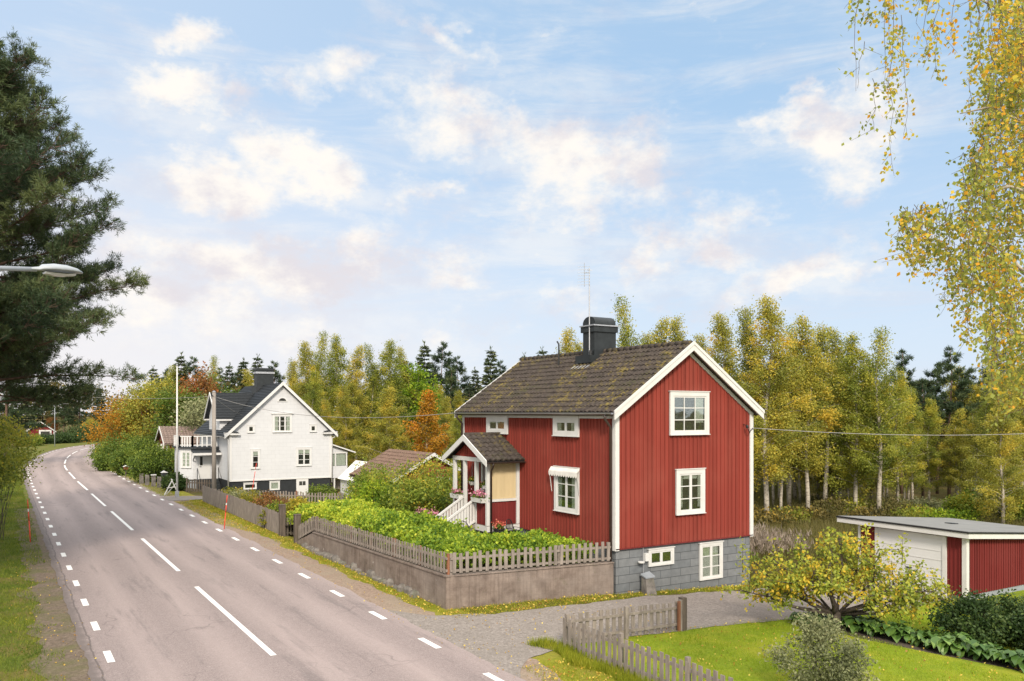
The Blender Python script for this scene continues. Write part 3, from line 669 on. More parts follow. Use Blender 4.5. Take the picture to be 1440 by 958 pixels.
def tile_slope(name, O, along, up, length, slope, m, parent, tw=.23, course=.33, amp=.065, lip=.04):
    """clay pan tiles as one waved, stepped sheet"""
    O, al, up = Vector(O), Vector(along).normalized(), Vector(up).normalized(); nr = al.cross(up)
    if nr.z < 0: nr = -nr
    nt = max(1, round(length / tw)); nc = max(1, round(slope / course)); sub = 6; mb = MB(); rng = random.Random(hash(name) % 999 + int(length * 10))
    cols = nt * sub + 1; lift = {}
    def prof(i): p = (i % sub) / sub; return amp * (1.0 - abs(2 * p - .85) ** 2.0 * 1.1)
    rows = []
    for c in range(nc):
        for (f, h) in ((0.0, lip), (.96, .004)):
            row = []
            for i in range(cols):
                g = (c, i // sub); e = lift.setdefault(g, (rng.uniform(-.006, .008), rng.uniform(-.006, .006)))
                row.append(O + al * (length * i / (cols - 1)) + up * (slope * (c + f) / nc + e[1]) + nr * (h + prof(i) + e[0] + .012))
            rows.append(row)
    # eave drop row
    rows.insert(0, [p - nr * (lip + .03) for p in rows[0]])
    for r in rows: mb.v += [tuple(p) for p in r]
    mb.f = [(j * cols + i, j * cols + i + 1, (j + 1) * cols + i + 1, (j + 1) * cols + i) for j in range(len(rows) - 1) for i in range(cols - 1)]
    return mb.build(name, m, parent)

# ================================================================== red house
U0, U1, V0, V1 = 17.42, 23.82, 21.93, 32.6; UM = (U0 + U1) / 2; FL, EV, RG = 1.46, 5.92, 8.36
SL = (RG - 6.0) / (UM - U0 + .22)
def roof_z(u): return RG - abs(u - UM) * SL
GA = Fr((0, V0, 0), (1, 0, 0), (0, -1, 0)); LW = Fr((U0, 0, 0), (0, 1, 0), (-1, 0, 0))
H = thing('red_house', 'two storey red wooden house with white trim, mossy tiled roof and grey block basement', 'house', ((U0 + U1) / 2, (V0 + V1) / 2, -.2))
mb = MB(); mb.prism([(U0, V0, FL), (U1, V0, FL), (U1, V0, roof_z(U1) - .12), (UM, V0, RG - .12), (U0, V0, roof_z(U0) - .12)], (0, V1 - V0, 0))
battens(mb, GA, U0 + .14, U1 - .1, FL + .01, lambda a: roof_z(a) - .14); battens(mb, LW, V0 + .14, V1 - .1, FL + .01, EV)
mb.build('wall', M['red'], H)
mb = MB().box(U0 + .05, U1 - .05, V0 + .05, V1 - .05, -.9, FL - .012); mb.build('basement', M['block'], H)
MB().box(U0 - .03, U1 + .03, V0 - .045, V0 - .002, FL - .03, FL + .008).build('drip_board', M['dark_red'], H)
for (x, y) in ((U0, V0), (U1, V0), (U0, V1)):
    sx = -1 if x == U0 else 1; sy = -1 if y == V0 else 1; mb = MB()
    z1 = roof_z(x) - .16
    mb.box(min(x - sx * .12, x + sx * .045), max(x - sx * .12, x + sx * .045), min(y, y + sy * .045), max(y, y + sy * .045), FL - .06, z1)
    mb.box(min(x, x + sx * .043), max(x, x + sx * .043), min(y - sy * .13, y - sy * .002), max(y - sy * .13, y - sy * .002), FL - .06, z1); mb.build('corner_board', M['white'], H)
MB().box(U0 - .05, U0 - .03, V0 + .15, V1 - .1, EV - .13, EV + .02).build('frieze_board', M['white'], H)
# roof: two tiled slopes on a deck, barge boards
ov = .30; eo = .24; th = math.atan(SL); sl_len = (UM - U0 + eo) / math.cos(th)
roof = MB()
for sx in (-1, 1):
    e = UM + sx * (UM - U0 + eo); z = roof_z(U0 - eo)
    roof.hexa([(UM, V0 - ov + .03, RG - .10), (e, V0 - ov + .03, z - .10), (e, V1 + ov - .03, z - .10), (UM, V1 + ov - .03, RG - .10), (UM, V0 - ov + .03, RG), (e, V0 - ov + .03, z), (e, V1 + ov - .03, z), (UM, V1 + ov - .03, RG)])
RO = roof.build('roof', M['dark_wood'], H)
tile_slope('roof_tiles', (U0 - eo - .04, V0 - ov + .06, roof_z(U0 - eo) - .02), (0, 1, 0), (math.cos(th), 0, math.sin(th)), V1 - V0 + 2 * ov - .12, sl_len + .02, M['tiles'], RO)
tile_slope('roof_tiles', (U1 + eo + .04, V0 - ov + .06, roof_z(U0 - eo) - .02), (0, 1, 0), (-math.cos(th), 0, math.sin(th)), V1 - V0 + 2 * ov - .12, sl_len + .02, M['tiles'], RO)
mb = MB()
k = V0 - ov + .1
while k < V1 + ov - .2:
    mb.tube([(UM, k, RG + .055), (UM, k + .40, RG + .075)], [.10, .115], 8); k += .36
mb.build('ridge_tiles', M['tiles'], RO, True)
for y0, y1 in ((V0 - ov - .03, V0 - ov + .03), (V1 + ov - .03, V1 + ov + .03)):
    for sx in (-1, 1):
        mb = MB(); e = UM + sx * (UM - U0 + eo + .05); ez = roof_z(U0 - eo - .05)
        mb.prism([(UM, y0, RG + .10), (e, y0, ez + .10), (e, y0, ez - .20), (UM, y0, RG - .20)], (0, y1 - y0, 0))
        if y0 < V0: mb.prism([(UM, y0 - .022, RG + .12), (e + sx * .02, y0 - .022, ez + .115), (e + sx * .02, y0 - .022, ez - .0), (UM, y0 - .022, RG + .0)], (0, .02, 0))
        if y0 < V0: mb.prism([(UM, V0 - .05, RG - .16), (U0 if sx < 0 else U1, V0 - .05, roof_z(U0) - .16), (U0 if sx < 0 else U1, V0 - .05, roof_z(U0) - .30), (UM, V0 - .05, RG - .30)], (0, .045, 0))
        mb.build('bargeboard', M['white'], H)
# gutter and downpipes
def gutter(p, q, r, m, parent, name='gutter'):
    mb = MB(); p, q = Vector(p), Vector(q); d = (q - p).normalized(); s = d.cross(Vector((0, 0, 1))); A = []
    for t in range(9):
        an = math.pi * t / 8; A.append(s * math.cos(an) * r - Vector((0, 0, 1)) * math.sin(an) * r)
    mb.v = [tuple(p + x) for x in A] + [tuple(q + x) for x in A] + [tuple(p + x * .85) for x in A] + [tuple(q + x * .85) for x in A]
    for i in range(8): mb.f += [(i, i + 1, 9 + i + 1, 9 + i), (18 + i, 27 + i, 27 + i + 1, 18 + i + 1)]
    mb.f += [(0, 9, 27, 18), (8, 26, 35, 17)]
    return mb.build(name, m, parent)
gutter((U0 - eo - .11, V0 - ov + .05, roof_z(U0 - eo) - .0), (U0 - eo - .11, V1 + ov - .05, roof_z(U0 - eo)), .062, M['zinc'], H)
for y, zb in ((V0 + .14, .0), (V1 - .02, .7)):
    MB().tube([(U0 - eo - .10, y, EV - .0), (U0 - eo - .10, y, EV - .14), (U0 - .10, y, EV - .42), (U0 - .10, y, zb + .15)], .046, 8).build('downpipe', M['brown_pipe'], H, True)
window(H, GA, 19.74, 21.58, 5.20, 6.72, 1, 3, 3, .15, curtain=3, n0=.03, plants=25)
window(H, GA, 20.03, 21.38, 2.42, 4.0, 2, 3, 1, .15, curtain=5, n0=.03, plants=34)
window(H, GA, 18.84, 19.98, .74, 1.32, 2, 1, 1, .08, n0=-.04, sill=False)
window(H, GA, 21.2, 22.32, .02, 1.33, 2, 3, 1, .09, n0=-.04, sill=False, curtain=6)
window(H, LW, 23.92, 25.5, 5.13, 5.87, 2, 1, 1, .19, n0=.03, curtain=1)
window(H, LW, 28.76, 30.44, 5.12, 5.87, 2, 1, 1, .20, n0=.03, fill=(.05, .45, .05, .95, 'orange_item'), curtain=2)
lw = window(H, LW, 23.92, 25.42, 2.40, 4.02, 2, 3, 1, .16, n0=.03, curtain=1, plants=42)
# little scalloped window awning
mb = MB(); n = 12; a0, a1 = 23.82, 25.60
mb.hexa([LW.p(a0, 3.98, .10), LW.p(a1, 3.98, .10), LW.p(a1, 3.86, .20), LW.p(a0, 3.86, .20), LW.p(a0, 4.02, .10), LW.p(a1, 4.02, .10), LW.p(a1, 3.885, .20), LW.p(a0, 3.885, .20)])
for i in range(n):
    x0, x1 = a0 + (a1 - a0) * i / n, a0 + (a1 - a0) * (i + 1) / n; xm = (x0 + x1) / 2
    mb.prism([LW.p(x0, 3.86, .202), LW.p(x0, 3.76, .202), LW.p(x0 * .75 + x1 * .25, 3.70, .202), LW.p(xm, 3.68, .202), LW.p(x0 * .25 + x1 * .75, 3.70, .202), LW.p(x1, 3.76, .202), LW.p(x1, 3.86, .202)], LW.N * .012)
AW = mb.build('awning', M['white_fabric'], H)
for x in (a0 + .03, a1 - .03): MB().bar(LW.p(x, 3.86, .19), LW.p(x, 3.1, .09), .02).build('awning_arm', M['white'], AW)
# chimney with sheet hood
cx0, cx1, cy0, cy1 = UM - .54, UM + .54, 26.62, 27.38
mb = MB().box(cx0, cx1, cy0, cy1, RG - .75, 9.36); C = mb.build('chimney', M['chimney'], H)
MB().box(cx0 - .06, cx1 + .06, cy0 - .06, cy1 + .08, 9.20, 9.43).build('chimney_collar', M['chimney'], C)
MB().box(cx0 - .11, cx1 + .11, cy0 - .11, cy1 + .11, 9.432, 9.48).build('chimney_cap', M['zinc'], C)
mb = MB(); n = 14; A = [(cy0 + .4 - math.cos(math.pi * i / n) * .42, 9.502 + .04 + math.sin(math.pi * i / n) * .29) for i in range(n + 1)]
P0 = [(cx0 + .03, y, z) for y, z in A] + [(cx0 + .03, A[-1][0], 9.502), (cx0 + .03, A[0][0], 9.502)]
mb.prism(P0, (cx1 - cx0 - .06, 0, 0)); mb.build('chimney_hood', M['chimney'], C)
MB().box(cx0 - .3, cx1 + .05, cy0 - .12, cy1 + .12, RG - .40, RG - .10).build('chimney_flashing', M['chimney'], C)
mb = MB(); zf = lambda u: roof_z(u) + .07
mb.hexa([(cx0 - .52, cy0 - .2, zf(cx0 - .52)), (cx0 - .52, cy1 + .25, zf(cx0 - .52)), (cx0 + .02, cy1 + .25, zf(cx0)), (cx0 + .02, cy0 - .2, zf(cx0)), (cx0 - .52, cy0 - .2, zf(cx0 - .52) + .03), (cx0 - .52, cy1 + .25, zf(cx0 - .52) + .03), (cx0 + .02, cy1 + .25, zf(cx0) + .03), (cx0 + .02, cy0 - .2, zf(cx0) + .03)])
mb.build('roof_apron', M['zinc'], C)
MB().tube([(cx0 - .15, cy1 + 1.5, roof_z(cx0)), (cx0 - .15, cy1 + 1.5, roof_z(cx0) + .85), (cx0 - .15, cy1 + 1.62, roof_z(cx0) + .98)], .035, 7).build('vent_pipe', M['black_metal'], H)
MB().tube([(cx0 - .1, cy0 + .1, RG - .6), (cx0 - .1, cy0 + .1, RG + .1)], .07, 8).build('soil_pipe', M['black_metal'], H)
AN = thing('roof_antenna', 'thin grey television aerial mast standing beside the black chimney hood', 'antenna', (cx0 - .06, cy0 + .25, RG - .3))
MB().tube([(cx0 - .06, cy0 + .25, RG - .35), (cx0 - .06, cy0 + .25, 11.75)], [.028, .02], 7).build('mast', M['zinc'], AN)
mb = MB(); bx = cx0 - .06
mb.tube([(bx - .16, cy0 + .37, 11.0), (bx - .16, cy0 + .37, 11.95)], .012, 5)
for i in range(7): mb.bar((bx - .36, cy0 + .55, 11.08 + i * .12), (bx - .02, cy0 + .2, 11.08 + i * .12), .014)
mb.bar((bx - .16, cy0 + .37, 11.55), (bx, cy0 + .25, 11.55), .02); mb.bar((bx - .08, cy0 + .3, 11.66), (bx + .1, cy0 + .2, 11.66), .02)
mb.build('aerial', M['zinc'], AN)
# small fittings on the gable
MB().lathe((18.46, V0 - .075, .92), [(.0, 0), (.11, .0), (.12, .02), (.12, .05), (0, .06)], 12).build('vent_cover', M['white'], H)
mb = MB(); mb.box(18.65, 18.80, V0 - .07, V0 + .04, .95, 1.22); mb.build('meter_box', M['white'], H)
MB().tube([(18.60, V0 - .0, FL), (18.60, V0 + .0, .2)], .014, 5).build('ground_wire', M['zinc'], H)
mb = MB(); mb.tube([(23.35, V0 - .03, 5.55), (23.35, V0 - .22, 5.52), (23.35, V0 - .26, 5.40), (23.5, V0 - .2, 5.25), (23.66, V0 - .1, 5.33), (23.78, V0 - .1, 5.42)], .016, 6); mb.lathe((23.35, V0 - .22, 5.42), [(.05, 0), (.06, .06), (.03, .12)], 8)
mb.build('cable_hook', M['black_metal'], H)
CB = thing('concrete_post', 'short chipped grey concrete post leaning against the basement wall', 'post', (18.55, 21.55, -.1))
MB().hexa([(18.36, 21.42, -.15), (18.76, 21.38, -.15), (18.80, 21.75, -.15), (18.38, 21.78, -.15), (18.40, 21.55, .42), (18.70, 21.50, .46), (18.74, 21.80, .56), (18.42, 21.82, .50)]).build('post', M['stone'], CB, bevel=.015)
MB().hexa([(18.38, 21.53, .44), (18.74, 21.48, .47), (18.78, 21.82, .58), (18.40, 21.84, .52), (18.38, 21.53, .48), (18.74, 21.48, .51), (18.78, 21.82, .62), (18.40, 21.84, .56)]).build('cap', M['grey_plinth'], CB)
# ---------------------------------------------------------------- entrance porch of the red house
PU, PA, PB = 15.92, 27.9, 30.75; PM = (PA + PB) / 2; PF = 1.62; PE, PR = 4.10, 5.02
pw = PM - PA + .36; ps = (PR - PE) / pw
pz = lambda v: PR - abs(v - PM) * ps
PO = MB().box(PU, U0 - .03, PA, PB, PF - .22, PF).build('porch', M['white'], H)
MB().box(PU + .02, U0 - .03, PA + .02, PB - .02, PF + .002, PF + .02).build('porch_floor', M['grey_wood'], PO)
for (u, v) in ((PU + .07, PA + .07), (PU + .07, PA + .95), (PU + .07, PB - .07), (PU + .07, PB - .95), (U0 - .1, PA + .06), (U0 - .1, PB - .06)): MB().box(u - .065, u + .065, v - .065, v + .065, PF + .022, PE - .03).build('post', M['white'], PO)
mb = MB(); mb.box(PU - .01, PU + .15, PA - .01, PB + .01, PE - .03, PE + .13)
mb.box(PU + .151, U0 - .03, PA - .005, PA + .12, PE - .03, PE + .06); mb.box(PU + .151, U0 - .03, PB - .12, PB + .005, PE - .03, PE + .06); mb.build('beam', M['white'], PO)
PG = Fr((PU + .02, 0, 0), (0, 1, 0), (-1, 0, 0)); PS = Fr((0, PA + .05, 0), (1, 0, 0), (0, -1, 0))
mb = MB(); mb.prism([(PU + .06, PA + .05, PE + .13), (PU + .06, PB - .05, PE + .13), (PU + .06, PM, PR - .08)], (.05, 0, 0)); battens(mb, Fr((PU + .06, 0, 0), (0, 1, 0), (-1, 0, 0)), PA + .1, PB - .1, PE + .131, lambda v: pz(v) - .12, .15, .04, .02); mb.build('pediment', M['red'], PO)
for v0, v1 in ((PA + .14, PA + .88), (PB - .88, PB - .14)):
    mb = MB(); mb.fbox(PG, v0, v1, PF + .03, PF + .93, -.05, -.02); battens(mb, PG, v0, v1, PF + .03, PF + .93, .13, .035, .02, -.02); mb.build('parapet', M['dark_red'], PO)
mb = MB(); mb.fbox(PS, PU + .14, U0 - .17, PF + .03, PF + .93, -.03, .0); battens(mb, PS, PU + .14, U0 - .17, PF + .03, PF + .93, .13, .035, .02)
mb.build('parapet', M['dark_red'], PO)
for v0, v1 in ((PA + .14, PA + .88), (PB - .88, PB - .14)): MB().fbox(PG, v0, v1, PF + .935, PF + 1.02, -.07, .05).build('handrail', M['white'], PO)
mb = MB(); mb.fbox(PS, PU + .14, U0 - .17, PF + .935, PF + 1.03, -.04, .06); mb.build('handrail', M['white'], PO)
mb = MB(); k = PU + .15
mb.fbox(PS, PU + .14, U0 - .17, PF + 1.035, PE - .04, -.03, -.012)
while k < U0 - .22: mb.fbox(PS, k, k + .03, PF + 1.035, PE - .04, -.012, .006); k += .06
mb.build('roller_blind', M['beige'], PO)
rf = MB()
for sv in (-1, 1):
    e = PM + sv * pw
    rf.hexa([(PU - .25, PM, PR - .03), (PU - .25, e, PE - .03), (U0 - .03, e, PE - .03), (U0 - .03, PM, PR - .03), (PU - .25, PM, PR + .04), (PU - .25, e, PE + .04), (U0 - .03, e, PE + .04), (U0 - .03, PM, PR + .04)])
PRF = rf.build('porch_roof', M['black_metal'], H)
pth = math.atan(ps); psl = pw / math.cos(pth)
tile_slope('roof_tiles', (PU - .22, PM - pw - .03, PE + .03), (1, 0, 0), (0, math.cos(pth), math.sin(pth)), U0 - PU + .19, psl, M['tiles'], PRF)
tile_slope('roof_tiles', (PU - .22, PM + pw + .03, PE + .03), (1, 0, 0), (0, -math.cos(pth), math.sin(pth)), U0 - PU + .19, psl, M['tiles'], PRF)
MB().tube([(PU - .2, PM, PR + .09), (U0 - .04, PM, PR + .09)], .09, 8).build('ridge_tiles', M['tiles'], PRF, True)
for sv in (-1, 1):
    e = PM + sv * (pw + .05); ez = PE - .03
    MB().prism([(PU - .29, PM, PR + .10), (PU - .29, e, ez + .11), (PU - .29, e, ez - .12), (PU - .29, PM, PR - .14)], (.045, 0, 0)).build('bargeboard', M['white_clean'], PRF)
gutter((PU - .25, PM - pw - .1, PE + .0), (U0 - .05, PM - pw - .1, PE + .0), .055, M['brown_pipe'], PRF)
MB().tube([(PU + .02, PM - pw - .09, PE - .02), (PU + .02, PM - pw - .09, PE - .12), (PU + .14, PA - .07, PE - .38), (PU + .14, PA - .07, PF - .2)], .042, 8).build('downpipe', M['brown_pipe'], PRF, True)
# steps and sloping side rails
mb = MB()
for i in range(4): mb.box(PU - .28 * (i + 1), PU - .28 * i - .002, PA + .98, PB - .98, .9, PF - .16 * i - .02)
ST = mb.build('stairs', M['grey_wood'], PO)
for v in (PA + .93, PB - .93):
    mb = MB(); u0, u1 = PU - .02, PU - 1.28
    mb.bar((u0, v, PF + .98), (u1, v, PF + .20), .10, .07); mb.bar((u0, v, PF + .12), (u1, v, PF - .55), .07, .07)
    mb.box(u1 - .05, u1 + .05, v - .05, v + .05, .85, PF + .18)
    for i in range(10):
        f = (i + .5) / 10; u = u0 + (u1 - u0) * f; mb.box(u - .045, u + .045, v - .015, v + .015, PF + .10 - .67 * f, PF + .95 - .78 * f)
    mb.build('stair_railing', M['white'], ST)
# door seen through the porch
DF = LW
D = MB().fbox(DF, PM - .52, PM + .52, PF + .03, PF + 2.13, .032, .07).build('door', M['white_clean'], H)
MB().fbox(DF, PM - .42, PM + .42, PF + 1.1, PF + 1.95, .072, .078).build('pane', M['glass'], D)
MB().fbox(DF, PM - .40, PM + .40, PF + .2, PF + .9, .072, .085).build('door_panel', M['white_clean'], D)
MB().tube([DF.p(PM - .44, PF + 1.02, .07), DF.p(PM - .44, PF + 1.02, .13), DF.p(PM - .32, PF + 1.02, .13)], .014, 6).build('handle', M['black_metal'], D)
# flowers on the porch: boxes, hanging pots, floor pot, chairs
def flowers(name, label, loc, sx, sy, h, petal, pot, leaves=160, fl=130, cat='flowers', seed=1, tail=None, group=None):
    rng = np.random.default_rng(seed); t = thing(name, label, cat, loc, group); mb = MB()
    if pot == 'box': mb.hexa([(loc[0] - sx * .8, loc[1] - sy * .9, loc[2]), (loc[0] + sx * .8, loc[1] - sy * .9, loc[2]), (loc[0] + sx * .8, loc[1] + sy * .9, loc[2]), (loc[0] - sx * .8, loc[1] + sy * .9, loc[2]), (loc[0] - sx, loc[1] - sy, loc[2] + .17), (loc[0] + sx, loc[1] - sy, loc[2] + .17), (loc[0] + sx, loc[1] + sy, loc[2] + .17), (loc[0] - sx, loc[1] + sy, loc[2] + .17)]); top = .16; pm = M['white']
    elif pot == 'tall': mb.lathe(loc, [(.14, 0), (.16, .02), (.21, .40), (.23, .42), (.23, .46), (.0, .44)], 14); top = .44; pm = M['terracotta_black']
    else: mb.lathe(loc, [(.05, 0), (.10, .03), (.14, .15), (.15, .17), (0, .15)], 12); top = .15; pm = M['white']
    mb.build('pot', pm, t)
    if tail: MB().tube([(loc[0], loc[1], loc[2] + .15), (loc[0], loc[1], loc[2] + tail)], .008, 5).build('hanger', M['white'], t)
    c = np.array(loc) + [0, 0, top]
    P = c + rng.normal(size=(leaves, 3)) * [sx * .55, sy * .55, h * .35] + [0, 0, h * .35]; mesh_np('leaves', cards(P, .09, .07, rng), 4, rng.normal(.5, .2, leaves), M['bush'], t)
    P = c + rng.normal(size=(fl, 3)) * [sx * .6, sy * .55, h * .3] + [0, 0, h * .8]; mesh_np('blossoms', cards(P, .065, .065, rng), 4, rng.uniform(0, 1, fl), petal, t)
    return t
flowers('flower_box', 'white flower box of pink blooms on the porch parapet right of the steps', (PU - .10, PA + .50, PF + .90), .12, .44, .20, M['pink'], 'box', 230, 230, 'flower box', 1)
flowers('flower_box', 'flower box with few pink blooms on the porch parapet left of the steps', (PU - .10, PB - .50, PF + .90), .10, .40, .16, M['pink'], 'box', 120, 90, 'flower box', 2)
flowers('hanging_pot', 'white hanging pot with trailing green plant near the right porch post', (PU + .35, PA + .75, PF + 1.35), .15, .15, .16, M['coral'], 'round', 170, 30, 'hanging plant', 3, tail=1.1)
flowers('hanging_pot', 'white hanging pot of yellow blooms deeper inside the porch', (PU + .5, PB - .75, PF + 1.40), .14, .14, .16, M['bed_yellow'], 'round', 120, 60, 'hanging plant', 4, tail=1.05)
flowers('flower_pot', 'tall black pot of coral flowers below the porch corner', (PU + .30, PA - .40, PF - .50), .20, .20, .22, M['coral'], 'tall', 150, 170, 'flower pot', 5)
def garden_chair(u, v, rot, label):
    t = thing('garden_chair', label, 'chair', (u, v, .95)); c, s = math.cos(rot), math.sin(rot); X = lambda x, y, z: (u + c * x - s * y, v + s * x + c * y, .95 + z)
    for x in (-.24, .24):
        MB().tube([X(x, -.22, 0), X(x, -.2, .63), X(x, .2, .65), X(x, .24, 0)], .018, 6).build('leg', M['black_metal'], t, True)
    MB().tube([X(-.24, .2, .4), X(-.25, .26, .75), X(-.16, .29, .92), X(0, .3, .96), X(.16, .29, .92), X(.25, .26, .75), X(.24, .2, .4)], .018, 6).build('back_frame', M['black_metal'], t, True)
    mb = MB()
    for i in range(7): mb.tube([X(-.18 + .06 * i, .2, .42), X(-.18 + .06 * i, .29, .90)], .007, 4)
    mb.build('backrest', M['black_metal'], t)
    mb = MB()
    for i in range(7): y = -.2 + i * .065; mb.hexa([X(-.23, y, .42), X(.23, y, .42), X(.23, y + .05, .42), X(-.23, y + .05, .42), X(-.23, y, .44), X(.23, y, .44), X(.23, y + .05, .44), X(-.23, y + .05, .44)])
    mb.build('seat', M['black_metal'], t)
garden_chair(16.75, 27.2, .5, 'dark metal garden chair against the house wall by the porch'); garden_chair(15.1, 28.1, 2.2, 'dark metal garden chair beside the porch steps')

# ================================================================== retaining wall, stone footing and picket fences
A0, A1, A2 = (11.55, 37.9), (11.55, 22.75), (17.36, 21.98)
RW = thing('retaining_wall', 'brown stained concrete retaining wall round the raised garden of the red house', 'wall', (11.55, 22.75, 0))
mb = MB(); T = .22
mb.prism([(11.55, 22.75, -.2), (11.55, 35.4, -.2), (11.55, 37.8, -.2), (11.55, 37.8, .12), (11.55, 35.4, .80), (11.55, 22.75, 1.0)], (T, 0, 0))
mb.hexa([(11.55, 22.74, -.2), (17.36, 21.97, -.2), (17.36, 22.19, -.2), (11.77, 22.93, -.2), (11.55, 22.74, 1.0), (17.36, 21.97, 1.0), (17.36, 22.19, 1.0), (11.77, 22.93, 1.0)])
mb.build('wall', M['concrete'], RW)
mb = MB(); mb.prism([(11.51, 22.70, 1.002), (11.51, 35.4, .802), (11.51, 35.4, .842), (11.51, 22.70, 1.042)], (.30, 0, 0))
mb.hexa([(11.815, 22.665, 1.003), (17.36, 21.93, 1.003), (17.36, 22.2, 1.003), (11.815, 22.95, 1.003), (11.815, 22.665, 1.043), (17.36, 21.93, 1.043), (17.36, 22.2, 1.043), (11.815, 22.95, 1.043)])
mb.build('coping', M['concrete'], RW)
rs = random.Random(5); mb = MB(); v = 24.6
while v < 36.5:
    w = rs.uniform(.22, .75); hgt = rs.uniform(.06, .27); d = rs.uniform(.12, .26)
    ring = [(.0, .0), (.25, .95), (.6, 1.05), (1, .1)]
    P = []
    for kz, sc in ((-.1, 1.0), (hgt * .6, .95), (hgt, .55)):
        P += [(11.56, v + w * (.5 - .5 * sc), kz), (11.54 - d * sc * rs.uniform(.6, .8), v + w * (.5 - .42 * sc), kz), (11.54 - d * sc, v + w * .5, kz), (11.54 - d * sc * rs.uniform(.6, .9), v + w * (.5 + .42 * sc), kz), (11.56, v + w * (.5 + .5 * sc), kz)]
    mb.add(P, [(0, 1, 6, 5), (1, 2, 7, 6), (2, 3, 8, 7), (3, 4, 9, 8), (5, 6, 11, 10), (6, 7, 12, 11), (7, 8, 13, 12), (8, 9, 14, 13), (10, 11, 12, 13, 14)]); v += w * .98
mb.build('stone_footing', M['stone'], RW)
def picket_run(t, p, q, z0, z1, h, m, pitch=.125, w=.075, post_every=2.2, rails=(.18, .72), ends=(True, True), lean=.0, side=1, cap=.0, rail_m=None, post_m=None, post_h=.05):
    """pickets, rails and posts between p and q (u, v); z0/z1 ground heights"""
    p, q = np.array(p, float), np.array(q, float); L = np.linalg.norm(q - p); d = (q - p) / L; nn = np.array([d[1], -d[0]]) * side
    rr = random.Random(int(L * 100)); mb = MB(); n = int(L / pitch)
    def P(s, o, z): x = p + d * s + nn * o; return (x[0], x[1], z0 + (z1 - z0) * s / L + z)
    for i in range(n):
        s = (i + .5) * L / n + rr.uniform(-.014, .014); hh = h * rr.uniform(.945, 1.03); sk = rr.uniform(-.02, .02)
        mb.hexa([P(s - w / 2, .03, .05), P(s + w / 2, .03, .05), P(s + w / 2, .052, .05), P(s - w / 2, .052, .05), P(s - w / 2 + sk, .03, hh), P(s + w / 2 + sk, .03, hh), P(s + w / 2 + sk, .052, hh), P(s - w / 2 + sk, .052, hh)])
    mb.build('pickets', m, t)
    for f in rails:
        mb = MB().hexa([P(0, -.02, h * f - .035), P(L, -.02, h * f - .035), P(L, .028, h * f - .035), P(0, .028, h * f - .035), P(0, -.02, h * f + .035), P(L, -.02, h * f + .035), P(L, .028, h * f + .035), P(0, .028, h * f + .035)]); mb.build('rail', rail_m or m, t)
    k = max(1, round(L / post_every))
    for i in range(k + 1):
        if (i == 0 and not ends[0]) or (i == k and not ends[1]): continue
        s = min(max(L * i / k, .045), L - .045)
        MB().hexa([P(s - .045, -.115, -.1), P(s + .045, -.115, -.1), P(s + .045, -.022, -.1), P(s - .045, -.022, -.1), P(s - .045, -.115, h + post_h), P(s + .045, -.115, h + post_h), P(s + .045, -.022, h + post_h), P(s - .045, -.022, h + post_h)]).build('post', post_m or m, t)
F1 = thing('picket_fence', 'weathered grey picket fence on top of the concrete retaining wall', 'fence', (11.62, 22.8, 1.0))
picket_run(F1, (11.64, 35.4), (11.64, 22.86), .84, 1.04, .68, M['grey_wood'], .22, .105, side=1, rail_m=M['grey_wood'], post_m=M['rust_wood'], post_h=-.04)
picket_run(F1, (11.72, 22.80), (17.30, 22.06), 1.04, 1.04, .68, M['grey_wood'], .215, .105, post_h=-.04)
picket_run(F1, (11.64, 37.7), (11.64, 35.45), .16, .84, .68, M['grey_wood'], .22, .105, post_h=-.04)
for v in (37.95, 40.35):
    t = thing('gate_post', 'dark wooden gate post at the end of the %s' % ('sloping garden wall fence' if v < 39 else 'long grey roadside picket fence'), 'post', (11.65, v, 0)); MB().box(11.5, 11.78, v - .13, v + .13, -.1, 1.28 if v < 39 else 1.5).build('shaft', M['dark_wood'], t, bevel=.02); MB().box(11.49, 11.79, v - .14, v + .14, (1.28 if v < 39 else 1.5) + .002, (1.28 if v < 39 else 1.5) + .05).build('cap', M['dark_wood'], t)
F2 = thing('picket_fence', 'long grey close-boarded picket fence beside the road before the white house', 'fence', (11.62, 40.5, 0))
picket_run(F2, (11.64, 58.8), (11.64, 40.5), .0, .0, 1.12, M['grey_wood'], .115, .085, post_h=-.06)
F3 = thing('picket_fence', 'grey picket fence crossing the garden below the white house gable', 'fence', (14, 58.5, 0))
picket_run(F3, (12.1, 59.4), (20.2, 56.2), -.2, -.62, 1.0, M['grey_wood'], .19, .10, post_m=M['rust_wood'], post_every=2.6); picket_run(F3, (20.2, 56.2), (20.8, 50.0), -.62, -.5, 1.0, M['grey_wood'], .19, .10)
F4 = thing('picket_fence', 'grey picket fence turning a corner round the front lawn by the driveway', 'fence', (12.2, 17.5, 0))
picket_run(F4, (15.95, 17.25), (12.27, 17.52), -.02, .0, .84, M["grey_wood"], .20, .11, side=1, rails=(.25, .78)); picket_run(F4, (12.2, 17.45), (12.2, 2.0), .0, .0, .84, M['grey_wood'], .20, .11, rails=(.25, .78))
MB().box(15.93, 16.08, 17.12, 17.3, -.1, .92).build('end_post', M['dark_wood'], F4)
MB().box(15.80, 15.87, 17.14, 17.2, 0, .84).build('brown_post', M['rust_wood'], F4)
F5 = thing('picket_fence', 'short grey picket fence below the white house entrance bay', 'fence', (12.4, 66, 0))
picket_run(F5, (11.9, 66.4), (13.6, 64.9), 0, 0, 1.0, M['dark_wood'], .19, .10)
t = thing('garden_gate', 'low wooden garden gate standing open between the two dark posts', 'gate', (11.8, 39, 0)); picket_run(t, (11.8, 40.2), (12.9, 39.5), .05, .05, .8, M['dark_wood'], .14, .08, post_every=3)
